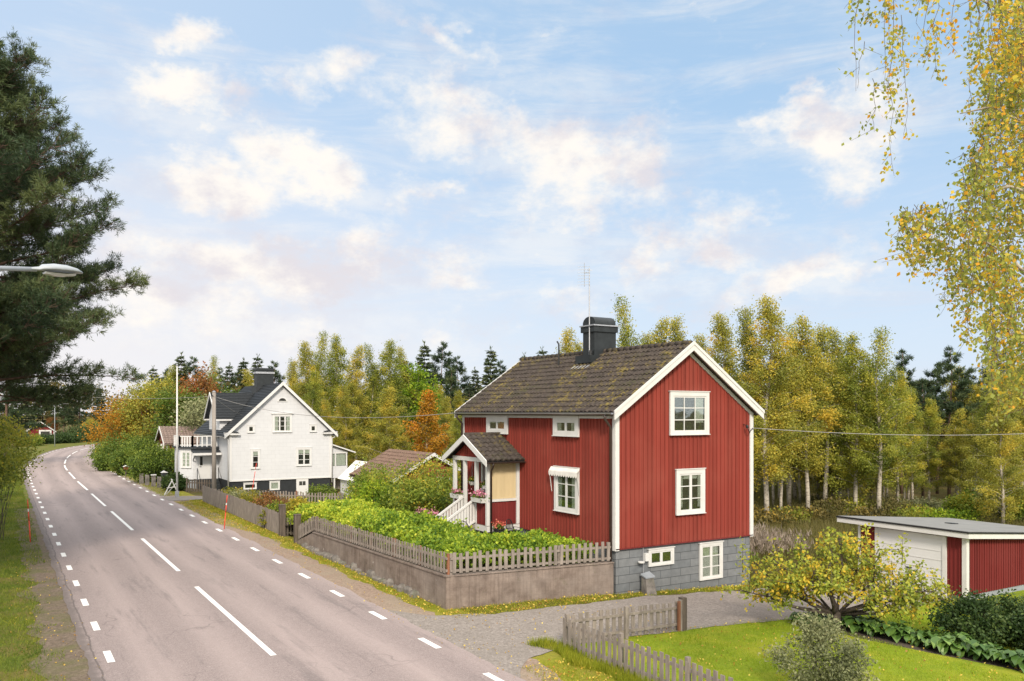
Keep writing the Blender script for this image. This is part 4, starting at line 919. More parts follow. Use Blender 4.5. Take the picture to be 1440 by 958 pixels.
#SPLIT2
# ================================================================== white house
W0, W1, WV, WE = 14.97, 22.97, 65.85, 77.2; WM = (W0 + W1) / 2; WF = .75; WRG = 8.28; WS = (WRG - 4.55) / (WM - W0)
wz = lambda u: WRG - abs(u - WM) * WS
WG = Fr((0, WV, 0), (1, 0, 0), (0, -1, 0)); WL = Fr((W0, 0, 0), (0, 1, 0), (-1, 0, 0))
B = thing('white_house', 'white panelled house with steep dark roof, roadside dormer and black basement plinth', 'house', (WM, 71, 0))
mb = MB().prism([(W0, WV, WF), (W1, WV, WF), (W1, WV, wz(W1) - .1), (WM, WV, WRG - .1), (W0, WV, wz(W0) - .1)], (0, WE - WV, 0)); mb.build('wall', M['white_board'], B)
MB().box(W0 + .06, W1 - .06, WV + .06, WE - .06, -1.6, WF - .01).build('plinth', M['plaster_plinth'], B)
MB().box(W0 - .04, W1 + .04, WV - .05, WV - .003, WF - .05, WF + .06).build('base_board', M['white_clean'], B)
for u in (W0, W1):
    s = -1 if u == W0 else 1; MB().box(min(u - s * .14, u + s * .035), max(u - s * .14, u + s * .035), WV - .035, WV - .002, WF + .065, wz(u) - .2).build('corner_board', M['white_clean'], B)
rf = MB(); we = .42
for s in (-1, 1):
    e = WM + s * (WM - W0 + we); ez = wz(W0 - we)
    rf.hexa([(WM, WV - .3, WRG - .06), (e, WV - .3, ez - .06), (e, WE + .3, ez - .06), (WM, WE + .3, WRG - .06), (WM, WV - .3, WRG + .06), (e, WV - .3, ez + .06), (e, WE + .3, ez + .06), (WM, WE + .3, WRG + .06)])
WR = rf.build('roof', M['slate'], B)
mb = MB()
for s in (-1, 1):
    for k in range(30):
        f = (k + .5) / 30; u = WM + s * (WM - W0 + we) * f; mb.bar((u, WV - .28, wz(u) + .075), (u, WE + .28, wz(u) + .075), .10, .035)
mb.build('roof_battens', M['slate'], WR)
for s in (-1, 1):
    e = WM + s * (WM - W0 + we + .04); ez = wz(W0 - we - .04)
    MB().prism([(WM, WV - .34, WRG + .13), (e, WV - .34, ez + .13), (e, WV - .34, ez - .14), (WM, WV - .34, WRG - .14)], (0, .05, 0)).build('bargeboard', M['white_clean'], B)
    u = W0 if s < 0 else W1
    mb = MB().prism([(u - s * .72, WV - .30, 4.38), (u + s * .46, WV - .30, 4.38), (u + s * .46, WV - .30, 4.46)], (0, .29, 0)); mb.box(min(u - s * .7, u + s * .44), max(u - s * .7, u + s * .44), WV - .28, WV - .003, 4.26, 4.376); mb.build('cornice_return', M['white_clean'], B)
    MB().prism([(u - s * .66, WV - .315, 4.462), (u + s * .48, WV - .315, 4.462), (u + s * .1, WV - .315, 4.66)], (0, .3, 0)).build('cornice_cap', M['slate'], B)
    gutter((e, WV - .3, ez + .02), (e, WE + .2, ez + .02), .07, M['white_clean'], B)
    MB().tube([(e, WV + .02, ez - .05), (u + s * .1, WV + .05, 3.9), (u + s * .1, WV + .05, .3)], .05, 7).build('downpipe', M['white_clean'], B, True)
window(B, WG, 18.22, 19.76, 4.42, 5.84, 3, 3, 1, .12, 'white_clean', 1)
MB().box(18.12, 19.86, WV - .13, WV - .003, 5.87, 5.95).build('window_hood', M['white_clean'], B)
for a in (16.28, 21.2): window(B, WG, a, a + .56, 4.42, 5.02, 1, 1, 1, .09, 'white_clean')
window(B, WG, 16.55, 17.25, 1.62, 3.12, 1, 3, 1, .11, 'white_clean', 2)
window(B, WG, 20.1, 21.35, 1.72, 3.18, 2, 3, 1, .12, 'white_clean', 2)
mb = MB(); pts = [(19.0 + .42 * math.cos(math.pi * i / 10), 6.84 + .34 * math.sin(math.pi * i / 10)) for i in range(11)]
mb.prism([(x, WV - .05, z) for x, z in pts], (0, .047, 0)); HW = mb.build('half_round_window', M['white_clean'], B)
MB().prism([(19.0 + .28 * math.cos(math.pi * i / 10), WV - .06, 6.90 + .22 * math.sin(math.pi * i / 10)) for i in range(11)], (0, .008, 0)).build('pane', M['room_shade'], HW)
window(B, WG, 16.0, 17.0, .05, .55, 1, 1, 1, .07, 'white_clean', sill=False, n0=-.055); window(B, WG, 18.0, 18.8, -.1, .6, 1, 1, 1, .07, 'white_clean', sill=False, n0=-.055, curtain=4)
BD = MB().fbox(WG, 20.12, 21.08, -1.25, .68, -.055, .02).build('basement_door', M['white_clean'], B); MB().fbox(WG, 20.34, 20.86, .18, .5, .022, .028).build('pane', M['room_shade'], BD)
MB().fbox(WG, 20.585, 20.615, .17, .51, .03, .04).build('muntin', M['white_clean'], BD)
# wall dormer over the road side
DV, DW, DT, DE = 71.0, 1.95, 7.55, 5.75
DB = MB().prism([(W0 - .05, DV - DW, 4.0), (W0 - .05, DV + DW, 4.0), (W0 - .05, DV + DW, DE), (W0 - .05, DV, DT - .1), (W0 - .05, DV - DW, DE)], (WM - W0 - .6, 0, 0)).build('dormer', M['white_board'], B)
rf = MB()
for s in (-1, 1):
    e = DV + s * (DW + .3); ez = DE - .26
    rf.hexa([(W0 - .4, DV, DT - .06), (W0 - .4, e, ez - .06), (W0 + 3.2, e, ez - .06), (W0 + 3.2, DV, DT - .06), (W0 - .4, DV, DT + .06), (W0 - .4, e, ez + .06), (W0 + 3.2, e, ez + .06), (W0 + 3.2, DV, DT + .06)])
DR = rf.build('dormer_roof', M['slate'], DB)
mb = MB()
for k in range(16):
    f = (k + .5) / 16; mb.bar((W0 - .38, DV - (DW + .3) * f, DT + .07 - (DT - DE + .26) * f), (W0 + 3.1, DV - (DW + .3) * f, DT + .07 - (DT - DE + .26) * f), .10, .03)
mb.build('roof_battens', M['slate'], DR)
for s in (-1, 1):
    e = DV + s * (DW + .34); MB().prism([(W0 - .45, DV, DT + .1), (W0 - .45, e, DE - .2), (W0 - .45, e, DE - .42), (W0 - .45, DV, DT - .14)], (.05, 0, 0)).build('bargeboard', M['white_clean'], DB)
    MB().box(W0 - .4, W0 + 2.2, min(e, e - s * .1), max(e, e - s * .1), DE - .42, DE - .30).build('eave_board', M['white_clean'], DB)
window(DB, Fr((W0 - .05, 0, 0), (0, 1, 0), (-1, 0, 0)), 70.3, 71.7, 4.9, 6.1, 2, 2, 1, .1, 'white_clean')
mb = MB(); mb.box(18.35, 19.75, 71.0, 71.9, 7.0, 9.55); WC = mb.build('chimney', M['chimney'], B)
MB().box(18.27, 19.83, 70.92, 71.98, 9.25, 9.40).build('chimney_band', M['zinc'], WC); MB().box(18.3, 19.8, 70.95, 71.95, 9.552, 9.72).build('chimney_cap', M['chimney'], WC)
MB().box(18.2, 19.9, 70.7, 72.1, 7.6, 8.15).build('chimney_flashing', M['slate'], WC)
# entrance bay with roof balcony, canopy and steps
bz = 3.15
BAY = MB().prism([(W0 - .01, 69.6, .7), (13.0, 69.6, .7), (12.15, 70.5, .7), (12.15, 72.6, .7), (13.0, 73.5, .7), (W0 - .01, 73.5, .7)], (0, 0, bz - .7)).build('entrance_bay', M['white_board'], B)
MB().prism([(W0 - .02, 69.75, -.3), (13.1, 69.75, -.3), (12.35, 70.6, -.3), (12.35, 72.5, -.3), (W0 - .02, 73.3, -.3)], (0, 0, .985)).build('bay_plinth', M['grey_plinth'], BAY)
MB().prism([(W0 - .02, 69.35, bz + .002), (12.9, 69.35, bz + .002), (11.95, 70.4, bz + .002), (11.95, 72.7, bz + .002), (12.9, 73.7, bz + .002), (W0 - .02, 73.7, bz + .002)], (0, 0, .12)).build('bay_roof', M['slate'], BAY)
mb = MB()
for (p, q) in (((W0 - .2, 69.55), (12.95, 69.55)), ((12.95, 69.55), (12.15, 70.45)), ((12.15, 70.45), (12.15, 72.6))):
    mb.bar((*p, bz + .95), (*q, bz + .95), .08); mb.bar((*p, bz + .25), (*q, bz + .25), .07)
    nn_ = 5
    for i in range(nn_ + 1):
        f = i / nn_; u = p[0] + (q[0] - p[0]) * f; v = p[1] + (q[1] - p[1]) * f; w = .07 if i in (0, nn_) else .05; mb.box(u - w, u + w, v - w, v + w, bz + .125, bz + .99)
mb.build('balcony_railing', M['white_clean'], BAY)
BF = Fr((0, 69.6, 0), (1, 0, 0), (0, -1, 0))
dg = Vector((.85, -.9, 0)).normalized(); window(BAY, Fr((12.15, 70.5, 0), dg, (dg.y, -dg.x, 0)), .18, 1.1, 1.6, 2.95, 2, 4, 1, .1, 'white_clean', 4)
WD = MB().fbox(BF, 13.42, 14.32, .72, 2.68, .003, .05).build('door', M['white_clean'], BAY); MB().fbox(BF, 13.52, 13.72, 1.8, 2.5, .052, .058).build('pane', M['room_shade'], WD)
MB().tube([(13.5, 69.53, 1.7), (13.5, 69.47, 1.7), (13.62, 69.47, 1.7)], .018, 6).build('handle', M['black_metal'], WD)
mb = MB().hexa([(12.85, 68.5, 2.72), (W0 - .03, 68.5, 2.72), (W0 - .03, 69.59, 3.02), (12.85, 69.59, 3.02), (12.85, 68.5, 2.80), (W0 - .03, 68.5, 2.80), (W0 - .03, 69.59, 3.10), (12.85, 69.59, 3.10)]); CP = mb.build('canopy', M['slate'], BAY)
MB().box(12.8, W0 - .03, 68.44, 68.50, 2.64, 2.82).build('fascia', M['white_clean'], CP)
mb = MB(); mb.bar((13.0, 69.55, 2.2), (13.0, 68.6, 2.70), .06); mb.bar((14.6, 69.55, 2.2), (14.6, 68.6, 2.70), .06); mb.build('bracket', M['black_metal'], CP)
mb = MB()
for i in range(4): mb.box(13.3, 14.9, 69.55 - .3 * (i + 1), 69.55 - .3 * i - .002, -.3, .70 - .2 * i)
mb.build('steps', M['chimney'], BAY)
mb = MB()
for u in (13.3, 14.9): mb.tube([(u, 69.5, .7), (u, 69.5, 1.6), (u, 68.4, .85), (u, 68.4, 0)], .02, 6)
mb.build('handrail', M['black_metal'], BAY)
# glazed veranda on the far side wall
VE = MB().hexa([(W1 + .002, 66.2, .62), (24.5, 66.2, .62), (24.5, 69.5, .62), (W1 + .002, 69.5, .62), (W1 + .002, 66.2, 1.60), (24.5, 66.2, 1.60), (24.5, 69.5, 1.60), (W1 + .002, 69.5, 1.60)]).build('veranda', M['white_board'], B)
VF = Fr((0, 66.2, 0), (1, 0, 0), (0, -1, 0))
MB().prism([(W1 + .01, 66.3, 1.602), (24.42, 66.3, 1.602), (24.42, 66.3, 2.75), (W1 + .01, 66.3, 3.2)], (0, 3.0, 0)).build('room_shade', M['room_shade'], VE)
MB().fbox(VF, W1 + .3, 24.35, 1.63, 2.62, -.09, -.08).build('curtain', M['curtain'], VE)
MB().fbox(VF, W1 + .1, 24.4, 1.61, 2.66, -.05, -.045).build('pane', M['glass'], VE)
mb = MB()
for x in (W1 + .05, W1 + .5, 24.42): mb.fbox(VF, x - .05, x + .05, 1.602, 2.7, -.04, .02)
mb.fbox(VF, W1 + .01, 24.5, 2.62, 2.75, -.042, .022); mb.build('frame', M['white_clean'], VE)
MB().prism([(W1 + .01, 66.22, 2.76), (24.48, 66.22, 2.76), (W1 + .01, 66.22, 3.35)], (0, .06, 0)).build('gable_panel', M['white_board'], VE)
mb = MB().hexa([(W1 + .01, 65.9, 3.36), (25.1, 65.9, 2.64), (25.1, 69.8, 2.64), (W1 + .01, 69.8, 3.36), (W1 + .01, 65.9, 3.46), (25.1, 65.9, 2.74), (25.1, 69.8, 2.74), (W1 + .01, 69.8, 3.46)]); mb.build('veranda_roof', M['white_clean'], VE)
mb = MB()
for (x, y) in ((24.4, 66.3), (24.4, 69.3), (23.4, 66.3)): mb.box(x - .06, x + .06, y - .06, y + .06, -.4, .62)
mb.build('post', M['white'], VE); MB().box(23.1, 24.3, 67.4, 67.5, -.4, .35).build('screen', M['grey_wood'], VE)

# ================================================================== garage
G0, GVA, GVB, GZ = 27.75, 16.12, 20.22, -.40
G = thing('garage', 'low flat roofed dark red garage with wide white door', 'garage', (30.5, 18.2, GZ))
gt = lambda u: 1.80 - .078 * (u - 27.43)
mb = MB().prism([(G0, GVA, GZ + .22), (34.2, GVA, GZ + .22), (34.2, GVA, gt(34.2) - .02), (G0, GVA, gt(G0) - .02)], (0, GVB - GVA, 0)); gf = Fr((G0, 0, 0), (0, 1, 0), (-1, 0, 0)); gs = Fr((0, GVA, 0), (1, 0, 0), (0, -1, 0))
battens(mb, gs, G0 + .12, 34.2, GZ + .22, lambda a: gt(a) - .02, .15, .045, .025); battens(mb, gf, GVA + .12, 16.75, GZ + .05, 1.78, .15, .045, .025); battens(mb, gf, 19.55, GVB, GZ + .05, 1.78, .15, .045, .025)
mb.build('wall', M['dark_red'], G); MB().box(G0 + .03, 34.17, GVA + .03, GVB - .03, GZ - .4, GZ + .218).build('plinth', M['grey_plinth'], G)
MB().box(G0 - .05, G0 + .11, GVA - .05, GVA + .11, GZ - .02, 1.76).build('corner_board', M['white'], G)
MB().box(G0 - .04, G0 + .1, GVB - .06, GVB + .03, GZ, 1.78).build('corner_board', M['white'], G)
GD = MB().fbox(gf, 16.92, 19.38, GZ + .03, 1.60, .004, .04).build('garage_door', M['white_clean'], G)
mb = MB()
for i in range(1, 6): z = GZ + .03 + i * .315; mb.fbox(gf, 16.93, 19.37, z - .012, z + .012, .041, .052)
mb.build('panel_seam', M['white'], GD)
mb = MB(); mb.fbox(gf, 18.05, 18.25, .45, .49, .042, .09); mb.build('handle', M['black_metal'], GD)
mb = MB(); mb.fbox(gf, 16.78, 16.915, GZ, 1.74, .003, .07); mb.fbox(gf, 19.385, 19.52, GZ, 1.74, .003, .07); mb.fbox(gf, 16.92, 19.38, 1.605, 1.74, .003, .07); mb.build('door_frame', M['white'], G)
def slab(u0, u1, v0, v1, a, b): return MB().hexa([(u0, v0, gt(u0) + a), (u1, v0, gt(u1) + a), (u1, v1, gt(u1) + a), (u0, v1, gt(u0) + a), (u0, v0, gt(u0) + b), (u1, v0, gt(u1) + b), (u1, v1, gt(u1) + b), (u0, v1, gt(u0) + b)])
GR = slab(G0 - .32, 34.8, GVA - .28, GVB + .75, 0, .2).build('roof', M['white'], G)
slab(G0 - .35, 34.83, GVA - .31, GVB + .78, .17, .225).build('roof_edging', M['black_metal'], GR)
slab(G0 - .30, 34.78, GVA - .26, GVB + .73, .227, .24).build('roofing_felt', M['grey_tar'], GR)
slab(30.6, 31.0, 18.3, 18.6, .241, .27).build('roof_hatch', M['black_metal'], GR)
# red railing stub of the lamp pole shown by the garage drive: stone edging
# ================================================================== sheds
def shed(name, label, u0, u1, v0, v1, z0, ze, zr, wall, roof, axis='u', eo=.3, win=None, trim='white'):
    t = thing(name, label, 'shed', ((u0 + u1) / 2, (v0 + v1) / 2, z0)); mb = MB()
    if axis == 'u':
        m = (v0 + v1) / 2; prof = [(u0, v0, z0 - .3), (u0, v1, z0 - .3), (u0, v1, ze), (u0, m, zr), (u0, v0, ze)]; mb.prism(prof, (u1 - u0, 0, 0))
    else:
        m = (u0 + u1) / 2; mb.prism([(u0, v0, z0 - .3), (u1, v0, z0 - .3), (u1, v0, ze), (m, v0, zr), (u0, v0, ze)], (0, v1 - v0, 0))
    mb.build('wall', wall, t); hw = ((v1 - v0) if axis == 'u' else (u1 - u0)) / 2; sl = (zr - ze) / hw; rf = MB()
    for s in (-1, 1):
        ez = zr + .05 - sl * (hw + eo)
        if axis == 'u': c = [(u0 - eo, m, zr + .05), (u0 - eo, m + s * (hw + eo), ez), (u1 + eo, m + s * (hw + eo), ez), (u1 + eo, m, zr + .05)]
        else: c = [(m, v0 - eo, zr + .05), (m + s * (hw + eo), v0 - eo, ez), (m + s * (hw + eo), v1 + eo, ez), (m, v1 + eo, zr + .05)]
        rf.hexa(c + [(x, y, z + .1) for x, y, z in c])
    r = rf.build('roof', roof, t)
    if axis == 'u':
        th = math.atan(sl)
        tile_slope('roof_tiles', (u0 - eo + .02, m - hw - eo - .03, zr + .15 - sl * (hw + eo)), (1, 0, 0), (0, math.cos(th), math.sin(th)), u1 - u0 + 2 * eo - .04, (hw + eo) / math.cos(th), roof, r, .3, .36)
        for x in (u0 - eo - .05, u1 + eo):
            for s in (-1, 1): MB().prism([(x, m, zr + .22), (x, m + s * (hw + eo + .05), zr + .22 - sl * (hw + eo + .05)), (x, m + s * (hw + eo + .05), zr - .02 - sl * (hw + eo + .05)), (x, m, zr - .02)], (.05, 0, 0)).build('bargeboard', M[trim], t)
    else:
        th = math.atan(sl)
        tile_slope('roof_tiles', (m - hw - eo - .03, v0 - eo + .02, zr + .15 - sl * (hw + eo)), (0, 1, 0), (math.cos(th), 0, math.sin(th)), v1 - v0 + 2 * eo - .04, (hw + eo) / math.cos(th), roof, r, .3, .36)
        for s in (-1, 1): MB().prism([(m, v0 - eo - .05, zr + .2), (m + s * (hw + eo), v0 - eo - .05, zr + .2 - sl * (hw + eo)), (m + s * (hw + eo), v0 - eo - .05, zr - .0 - sl * (hw + eo)), (m, v0 - eo - .05, zr)], (0, .05, 0)).build('bargeboard', M[trim], t)
    for (x, y) in ((u0, v0), (u1, v0), (u0, v1)): MB().box(x - .08, x + .08, y - .08, y + .08, z0 - .1, ze - .03).build('corner_board', M[trim], t)
    return t
def du(px, d): return uv(px, d)
a = uv(548, 56); S1 = shed('garden_shed', 'brown tiled garden outbuilding half hidden by shrubs between the two houses', 19.5, 24.5, 45.2, 51.2, .1, 2.0, 3.4, M['red'], M['old_tiles'], 'v', .3)
window(S1, Fr((0, 45.195, 0), (1, 0, 0), (0, -1, 0)), 22.3, 23.6, 1.25, 2.1, 2, 2, 1, .1, sill=False)
S2 = shed('outbuilding', 'dark red outbuilding with grey roof behind the white house entrance', 14.0, 22.5, 88.0, 93.2, 0, 2.9, 4.4, M['dark_red'], M['slate2'])
MB().box(13.4, 13.7, 87.9, 88.2, 0, 2.9).build('corner_post', M['white'], S2)
S3 = shed('bus_shelter', 'small dark red cabin with white door trim beside the far road bend', 4.6, 9.2, 191, 195, 0, 2.3, 4.0, M['dark_red'], M['dark_wood'], 'v', .4)
MB().box(6.9, 8.5, 190.93, 190.99, 0, 2.2).build('door', M['room_shade'], S3); mb = MB(); mb.box(6.6, 6.9, 190.9, 191, 0, 2.4); mb.box(8.5, 8.8, 190.9, 191, 0, 2.4); mb.box(6.6, 8.8, 190.89, 191, 2.2, 2.5); mb.build('door_frame', M['white'], S3)
gu, gv = 22.4, 57.5; t = thing('greenhouse', 'low white plastic covered garden shelter between the veranda and brown roofed shed', 'greenhouse', (gu, gv, -.8)); MB().prism([(gu - 1.3, gv - 1.6, 1.15), (gu + .1, gv - 1.6, 2.45), (gu + 1.5, gv - 1.6, 1.15)], (0, 3.2, 0)).build('roof', M['white_fabric'], t); MB().box(gu - 1.1, gu + 1.3, gv - 1.5, gv + 1.5, -1.0, 1.148).build('wall', M['white'], t)
# ================================================================== poles, lamps, wires
def wire(name, label, p, q, sag, r=.012):
    p, q = Vector(p), Vector(q); pts = []
    for i in range(25): f = i / 24; x = p.lerp(q, f); x.z -= sag * 4 * f * (1 - f); pts.append(x)
    o = MB().tube(pts, r, 5).build(name, M['cable'], None, True, at=tuple(p)); tag(o, label, 'cable'); return o
pu, pv = uv(301, 60.5); PT = 7.45
UP = thing('utility_pole', 'weathered wooden utility pole rising before the white house porch', 'pole', (pu, pv, 0)); MB().tube([(pu, pv, -.3), (pu, pv, PT)], [.17, .13], 10).build('pole', M['pole_wood'], UP, True)
mb = MB(); mb.lathe((pu, pv, PT), [(.14, 0), (.15, .05), (0, .12)], 10); mb.build('cap', M['zinc'], UP)
mb = MB()
for a, z in ((0, PT - .25), (2.2, PT - .45), (4, PT - .3)): mb.lathe((pu + .2 * math.cos(a), pv + .2 * math.sin(a), z), [(.04, 0), (.05, .04), (.03, .1)], 8); mb.bar((pu, pv, z), (pu + .2 * math.cos(a), pv + .2 * math.sin(a), z), .025)
mb.build('insulator', M['chimney'], UP)
fu, fv = uv(249, 59); FP = thing('flagpole', 'tall slim white flagpole standing by the white house driveway', 'flagpole', (fu, fv, 0))
MB().tube([(fu, fv, 0), (fu, fv, 9.25)], [.075, .04], 10).build('pole', M['white_clean'], FP, True); MB().lathe((fu, fv, 9.25), [(.04, 0), (.08, .04), (.08, .09), (0, .15)], 10).build('finial', M['zinc'], FP); MB().box(fu - .12, fu + .12, fv - .12, fv + .12, -.05, .45).build('foot', M['zinc'], FP)
wire('power_cable', 'thin cable sagging between the wooden pole and the red house eave', (pu, pv, PT - .3), (U0 - .2, V1 - .1, 6.0), .75, .014)
wire('power_cable', 'thin cable running from the wooden pole down to the white house roof', (pu, pv, PT - .35), (16.3, 67.2, 5.75), .12, .012)
wire('power_cable', 'thin cable running away from the wooden pole across the trees', (pu, pv, PT - .3), (3.2, 112, 8.6), .5, .014)
wire('power_cable', 'twin cable running from the red house gable hook off beyond the garage', (23.78, V0 - .1, 5.42), (44, 15.2, 5.7), .45, .012)
# near street lamp: post beside the road, arm over it
lx, ly = uv(80, 12.2); LZ = height_at(381, 12.2)
SLP = thing('street_lamp', 'grey street lamp head on arm reaching out before the pine', 'street lamp', (-1.6, ly - .6, 0))
MB().tube([(-1.6, ly - .6, 0), (-1.6, ly - .6, LZ - .75), (-1.5, ly - .58, LZ - .35), (-1.1, ly - .5, LZ - .16), (lx - .26, ly - .06, LZ - .01)], [.09, .06, .05, .04, .032], 12).build('pole', M['lamp_grey'], SLP, True)
ax = Vector((lx + 1.1, ly - (ly - .5), .10)).normalized(); sd = Vector((-ax.y, ax.x, 0)).normalized(); upv = ax.cross(sd); mb = MB(); c0 = Vector((lx, ly, LZ)); secs = [(-.34, .035, .03, 0), (-.24, .05, .045, .0), (-.20, .095, .07, .01), (-.05, .135, .085, .015), (.12, .14, .08, .01), (.26, .11, .055, .0), (.345, .05, .02, -.015)]
for s, w, h, o in secs:
    for k in range(14):
        t_ = 2 * math.pi * k / 14; zz = math.sin(t_) * h; zz = zz if zz > 0 else zz * .35
        mb.v.append(tuple(c0 + ax * s + sd * math.cos(t_) * w + Vector((0, 0, 1)) * (zz + o)))
for i in range(len(secs) - 1):
    for k in range(14): q = (k + 1) % 14; mb.f.append((i * 14 + k, i * 14 + q, (i + 1) * 14 + q, (i + 1) * 14 + k))
mb.f += [tuple(range(14))[::-1], tuple(range((len(secs) - 1) * 14, len(secs) * 14))]
mb.build('lamp_head', M['lamp_grey'], SLP, True)
mb = MB(); 
for s, w, z in ((-.17, .075, -.028), (-.05, .105, -.045), (.1, .11, -.05), (.24, .08, -.035)):
    for k in (-1, 1): mb.v.append(tuple(c0 + ax * s + sd * k * w + Vector((0, 0, z + .0))))
    for k in (-1, 1): mb.v.append(tuple(c0 + ax * s + sd * k * w * .6 + Vector((0, 0, z - .028))))
for i in range(3): a = i * 4; mb.f += [(a, a + 2, a + 6, a + 4), (a + 2, a + 3, a + 7, a + 6), (a + 3, a + 1, a + 5, a + 7)]
mb.f += [(0, 2, 3, 1), (12, 14, 15, 13)]
mb.build('lens', M['lamp_lens'], SLP)
qu, qv = uv(77, 147); SL2 = thing('street_lamp', 'distant grey street lamp standing at the far road bend', 'street lamp', (qu, qv, 0)); MB().tube([(qu, qv, 0), (qu, qv, 6.7), (qu + .3, qv, 7.3), (qu + 1.6, qv + .8, 7.5)], [.08, .065, .05, .04], 8).build('pole', M['lamp_grey'], SL2, True); MB().hexa([(qu + 1.4, qv + .6, 7.42), (qu + 2.3, qv + 1.0, 7.45), (qu + 2.2, qv + 1.3, 7.45), (qu + 1.3, qv + .9, 7.42), (qu + 1.4, qv + .6, 7.62), (qu + 2.3, qv + 1.0, 7.55), (qu + 2.2, qv + 1.3, 7.55), (qu + 1.3, qv + .9, 7.62)]).build('lamp_head', M['white_clean'], SL2)
def marker(px, depth, top, label, lean):
    u, v = uv(px, depth); t = thing('road_marker', label, 'marker pole', (u, v, 0)); mb = MB(); mb.tube([(u, v, -.1), (u + lean * .5, v, top * .5)], .024, 7); mb.tube([(u + lean * .5, v, top * .5), (u + lean * .72, v, top * .72)], .0235, 7); mb.tube([(u + lean * .78, v, top * .78), (u + lean, v, top)], .022, 7); mb.build('stake', M['red_plastic'], t, True)
    MB().tube([(u + lean * .72, v, top * .72), (u + lean * .78, v, top * .78)], .026, 7).build('reflector_band', M['white_clean'], t); MB().box(u - .12, u + .12, v - .04, v + .04, -.02, .02).build('foot', M['rust_wood'], t)
marker(43, 38.6, 2.0, 'red plastic snow marker pole on the grass verge across the road from the houses', -.12)
marker(315, 42.8, 1.75, 'red plastic snow marker pole leaning before the long roadside fence', .16)
marker(354, 62.5, 2.2, 'thin red snow marker pole standing before the white house gable', .35)
# things along the far fence: mailboxes, stone posts, white gate
def mailbox(px, depth, z, label, m):
    u, v = uv(px, depth); t = thing('mailbox', label, 'mailbox', (u, v, 0)); MB().tube([(u, v, 0), (u, v, z)], .05, 6).build('post', M['dark_wood'], t); MB().box(u - .2, u + .2, v - .26, v + .26, z, z + .26).build('box', m, t, bevel=.03)
    MB().prism([(u - .25, v - .3, z + .262), (u + .25, v - .3, z + .262), (u, v - .3, z + .40)], (0, .6, 0)).build('lid', M['white_clean'], t)
mailbox(177, 77, .75, 'red mailbox with white lid beside the green roadside bushes', M['dark_red']); mailbox(188, 76, .7, 'dark mailbox with white lid beside the green roadside bushes', M['black_metal']); mailbox(231, 66, 1.0, 'dark mailbox with white lid nearest to the flagpole', M['chimney'])
STN = ['rough dark stone gate block beside the dark mailbox', 'rough grey stone gate block in the ivy clad fence line', 'pale stone gate block with a white cap beside the fence', 'rough dark stone gate block at the fence corner']
for i, (px, d_) in enumerate(((199, 70), (207, 68.5), (216, 67.5), (224, 66.5))):
    u, v = uv(px, d_); t = thing('stone_post', STN[i], 'stone post', (u, v, 0)); w = .16; MB().hexa([(u - w, v - w, -.1), (u + w, v - w, -.1), (u + w, v + w, -.1), (u - w, v + w, -.1), (u - w * .8, v - w * .9, .85), (u + w * .9, v - w * .8, .9), (u + w * .8, v + w * .8, .86), (u - w * .9, v + w * .8, .92)]).build('block', M['stone'], t, bevel=.02)
    if i == 2: MB().box(u - .19, u + .19, v - .19, v + .19, .93, 1.0).build('cap', M['white'], t)
gu, gv = uv(241, 60.5); t = thing('wooden_trestle', 'white painted wooden trestle leaning beside the flagpole foot', 'trestle', (gu, gv, 0))
for a, b in (((-.5, 0, 0), (.1, .1, 1.15)), ((.5, 0, 0), (.0, .1, 1.2)), ((-.35, .3, 0), (.35, .2, .85))): MB().bar((gu + a[0], gv + a[1], a[2]), (gu + b[0], gv + b[1], b[2]), .09, .05).build('leg', M['white'], t)
MB().bar((gu - .3, gv + .05, .55), (gu + .3, gv + .05, .6), .08, .05).build('crossbar', M['white'], t)
# ================================================================== trees
BI = [birch_proto('birch', 13, 2.3, 11, M['birch_leaf'], 90, 36000, .105, .18), birch_proto('birch', 12.5, 1.9, 12, M['birch_leaf'], 80, 29000, .105, .22, .03), birch_proto('birch', 13, 2.5, 13, M['green_birch'], 86, 34000, .105, .16), birch_proto('birch', 12, 1.5, 14, M['birch_leaf'], 56, 15000, .105, .42, .03),
      birch_proto('birch', 13.5, 2.1, 15, M['green_birch'], 76, 19000, .105, .22, .025), birch_proto('birch', 12.5, 2.6, 16, M['birch_leaf'], 92, 38000, .105, .10)]
SP = [spruce_proto('spruce', 14, 2.6, 21, M['spruce'], 26, .05, .45), spruce_proto('spruce', 13, 2.1, 22, M['spruce'], 24, .06, .42, gap=.2)]
PN = [pine_proto('pine', 14, 2.6, 31, M['pine'], 30, .45, 6, .40, 26), pine_proto('pine', 14, 2.2, 32, M['pine'], 24, .6, 6, .40, 28), pine_proto('pine', 13, 3.0, 33, M['pine'], 36, .22, 7, .42, 28)]
HB = [13, 12.5, 13, 12, 13.5, 12.5]
def tree_at(pr, h0, px, top, depth, label, group, wide=1.0):
    u, v = uv(px, depth); z = float(ground_z(u, v)); h = height_at(top, depth) - z; k = h / h0
    return place(pr, u, v, label, group, k * wide, None, z, k)
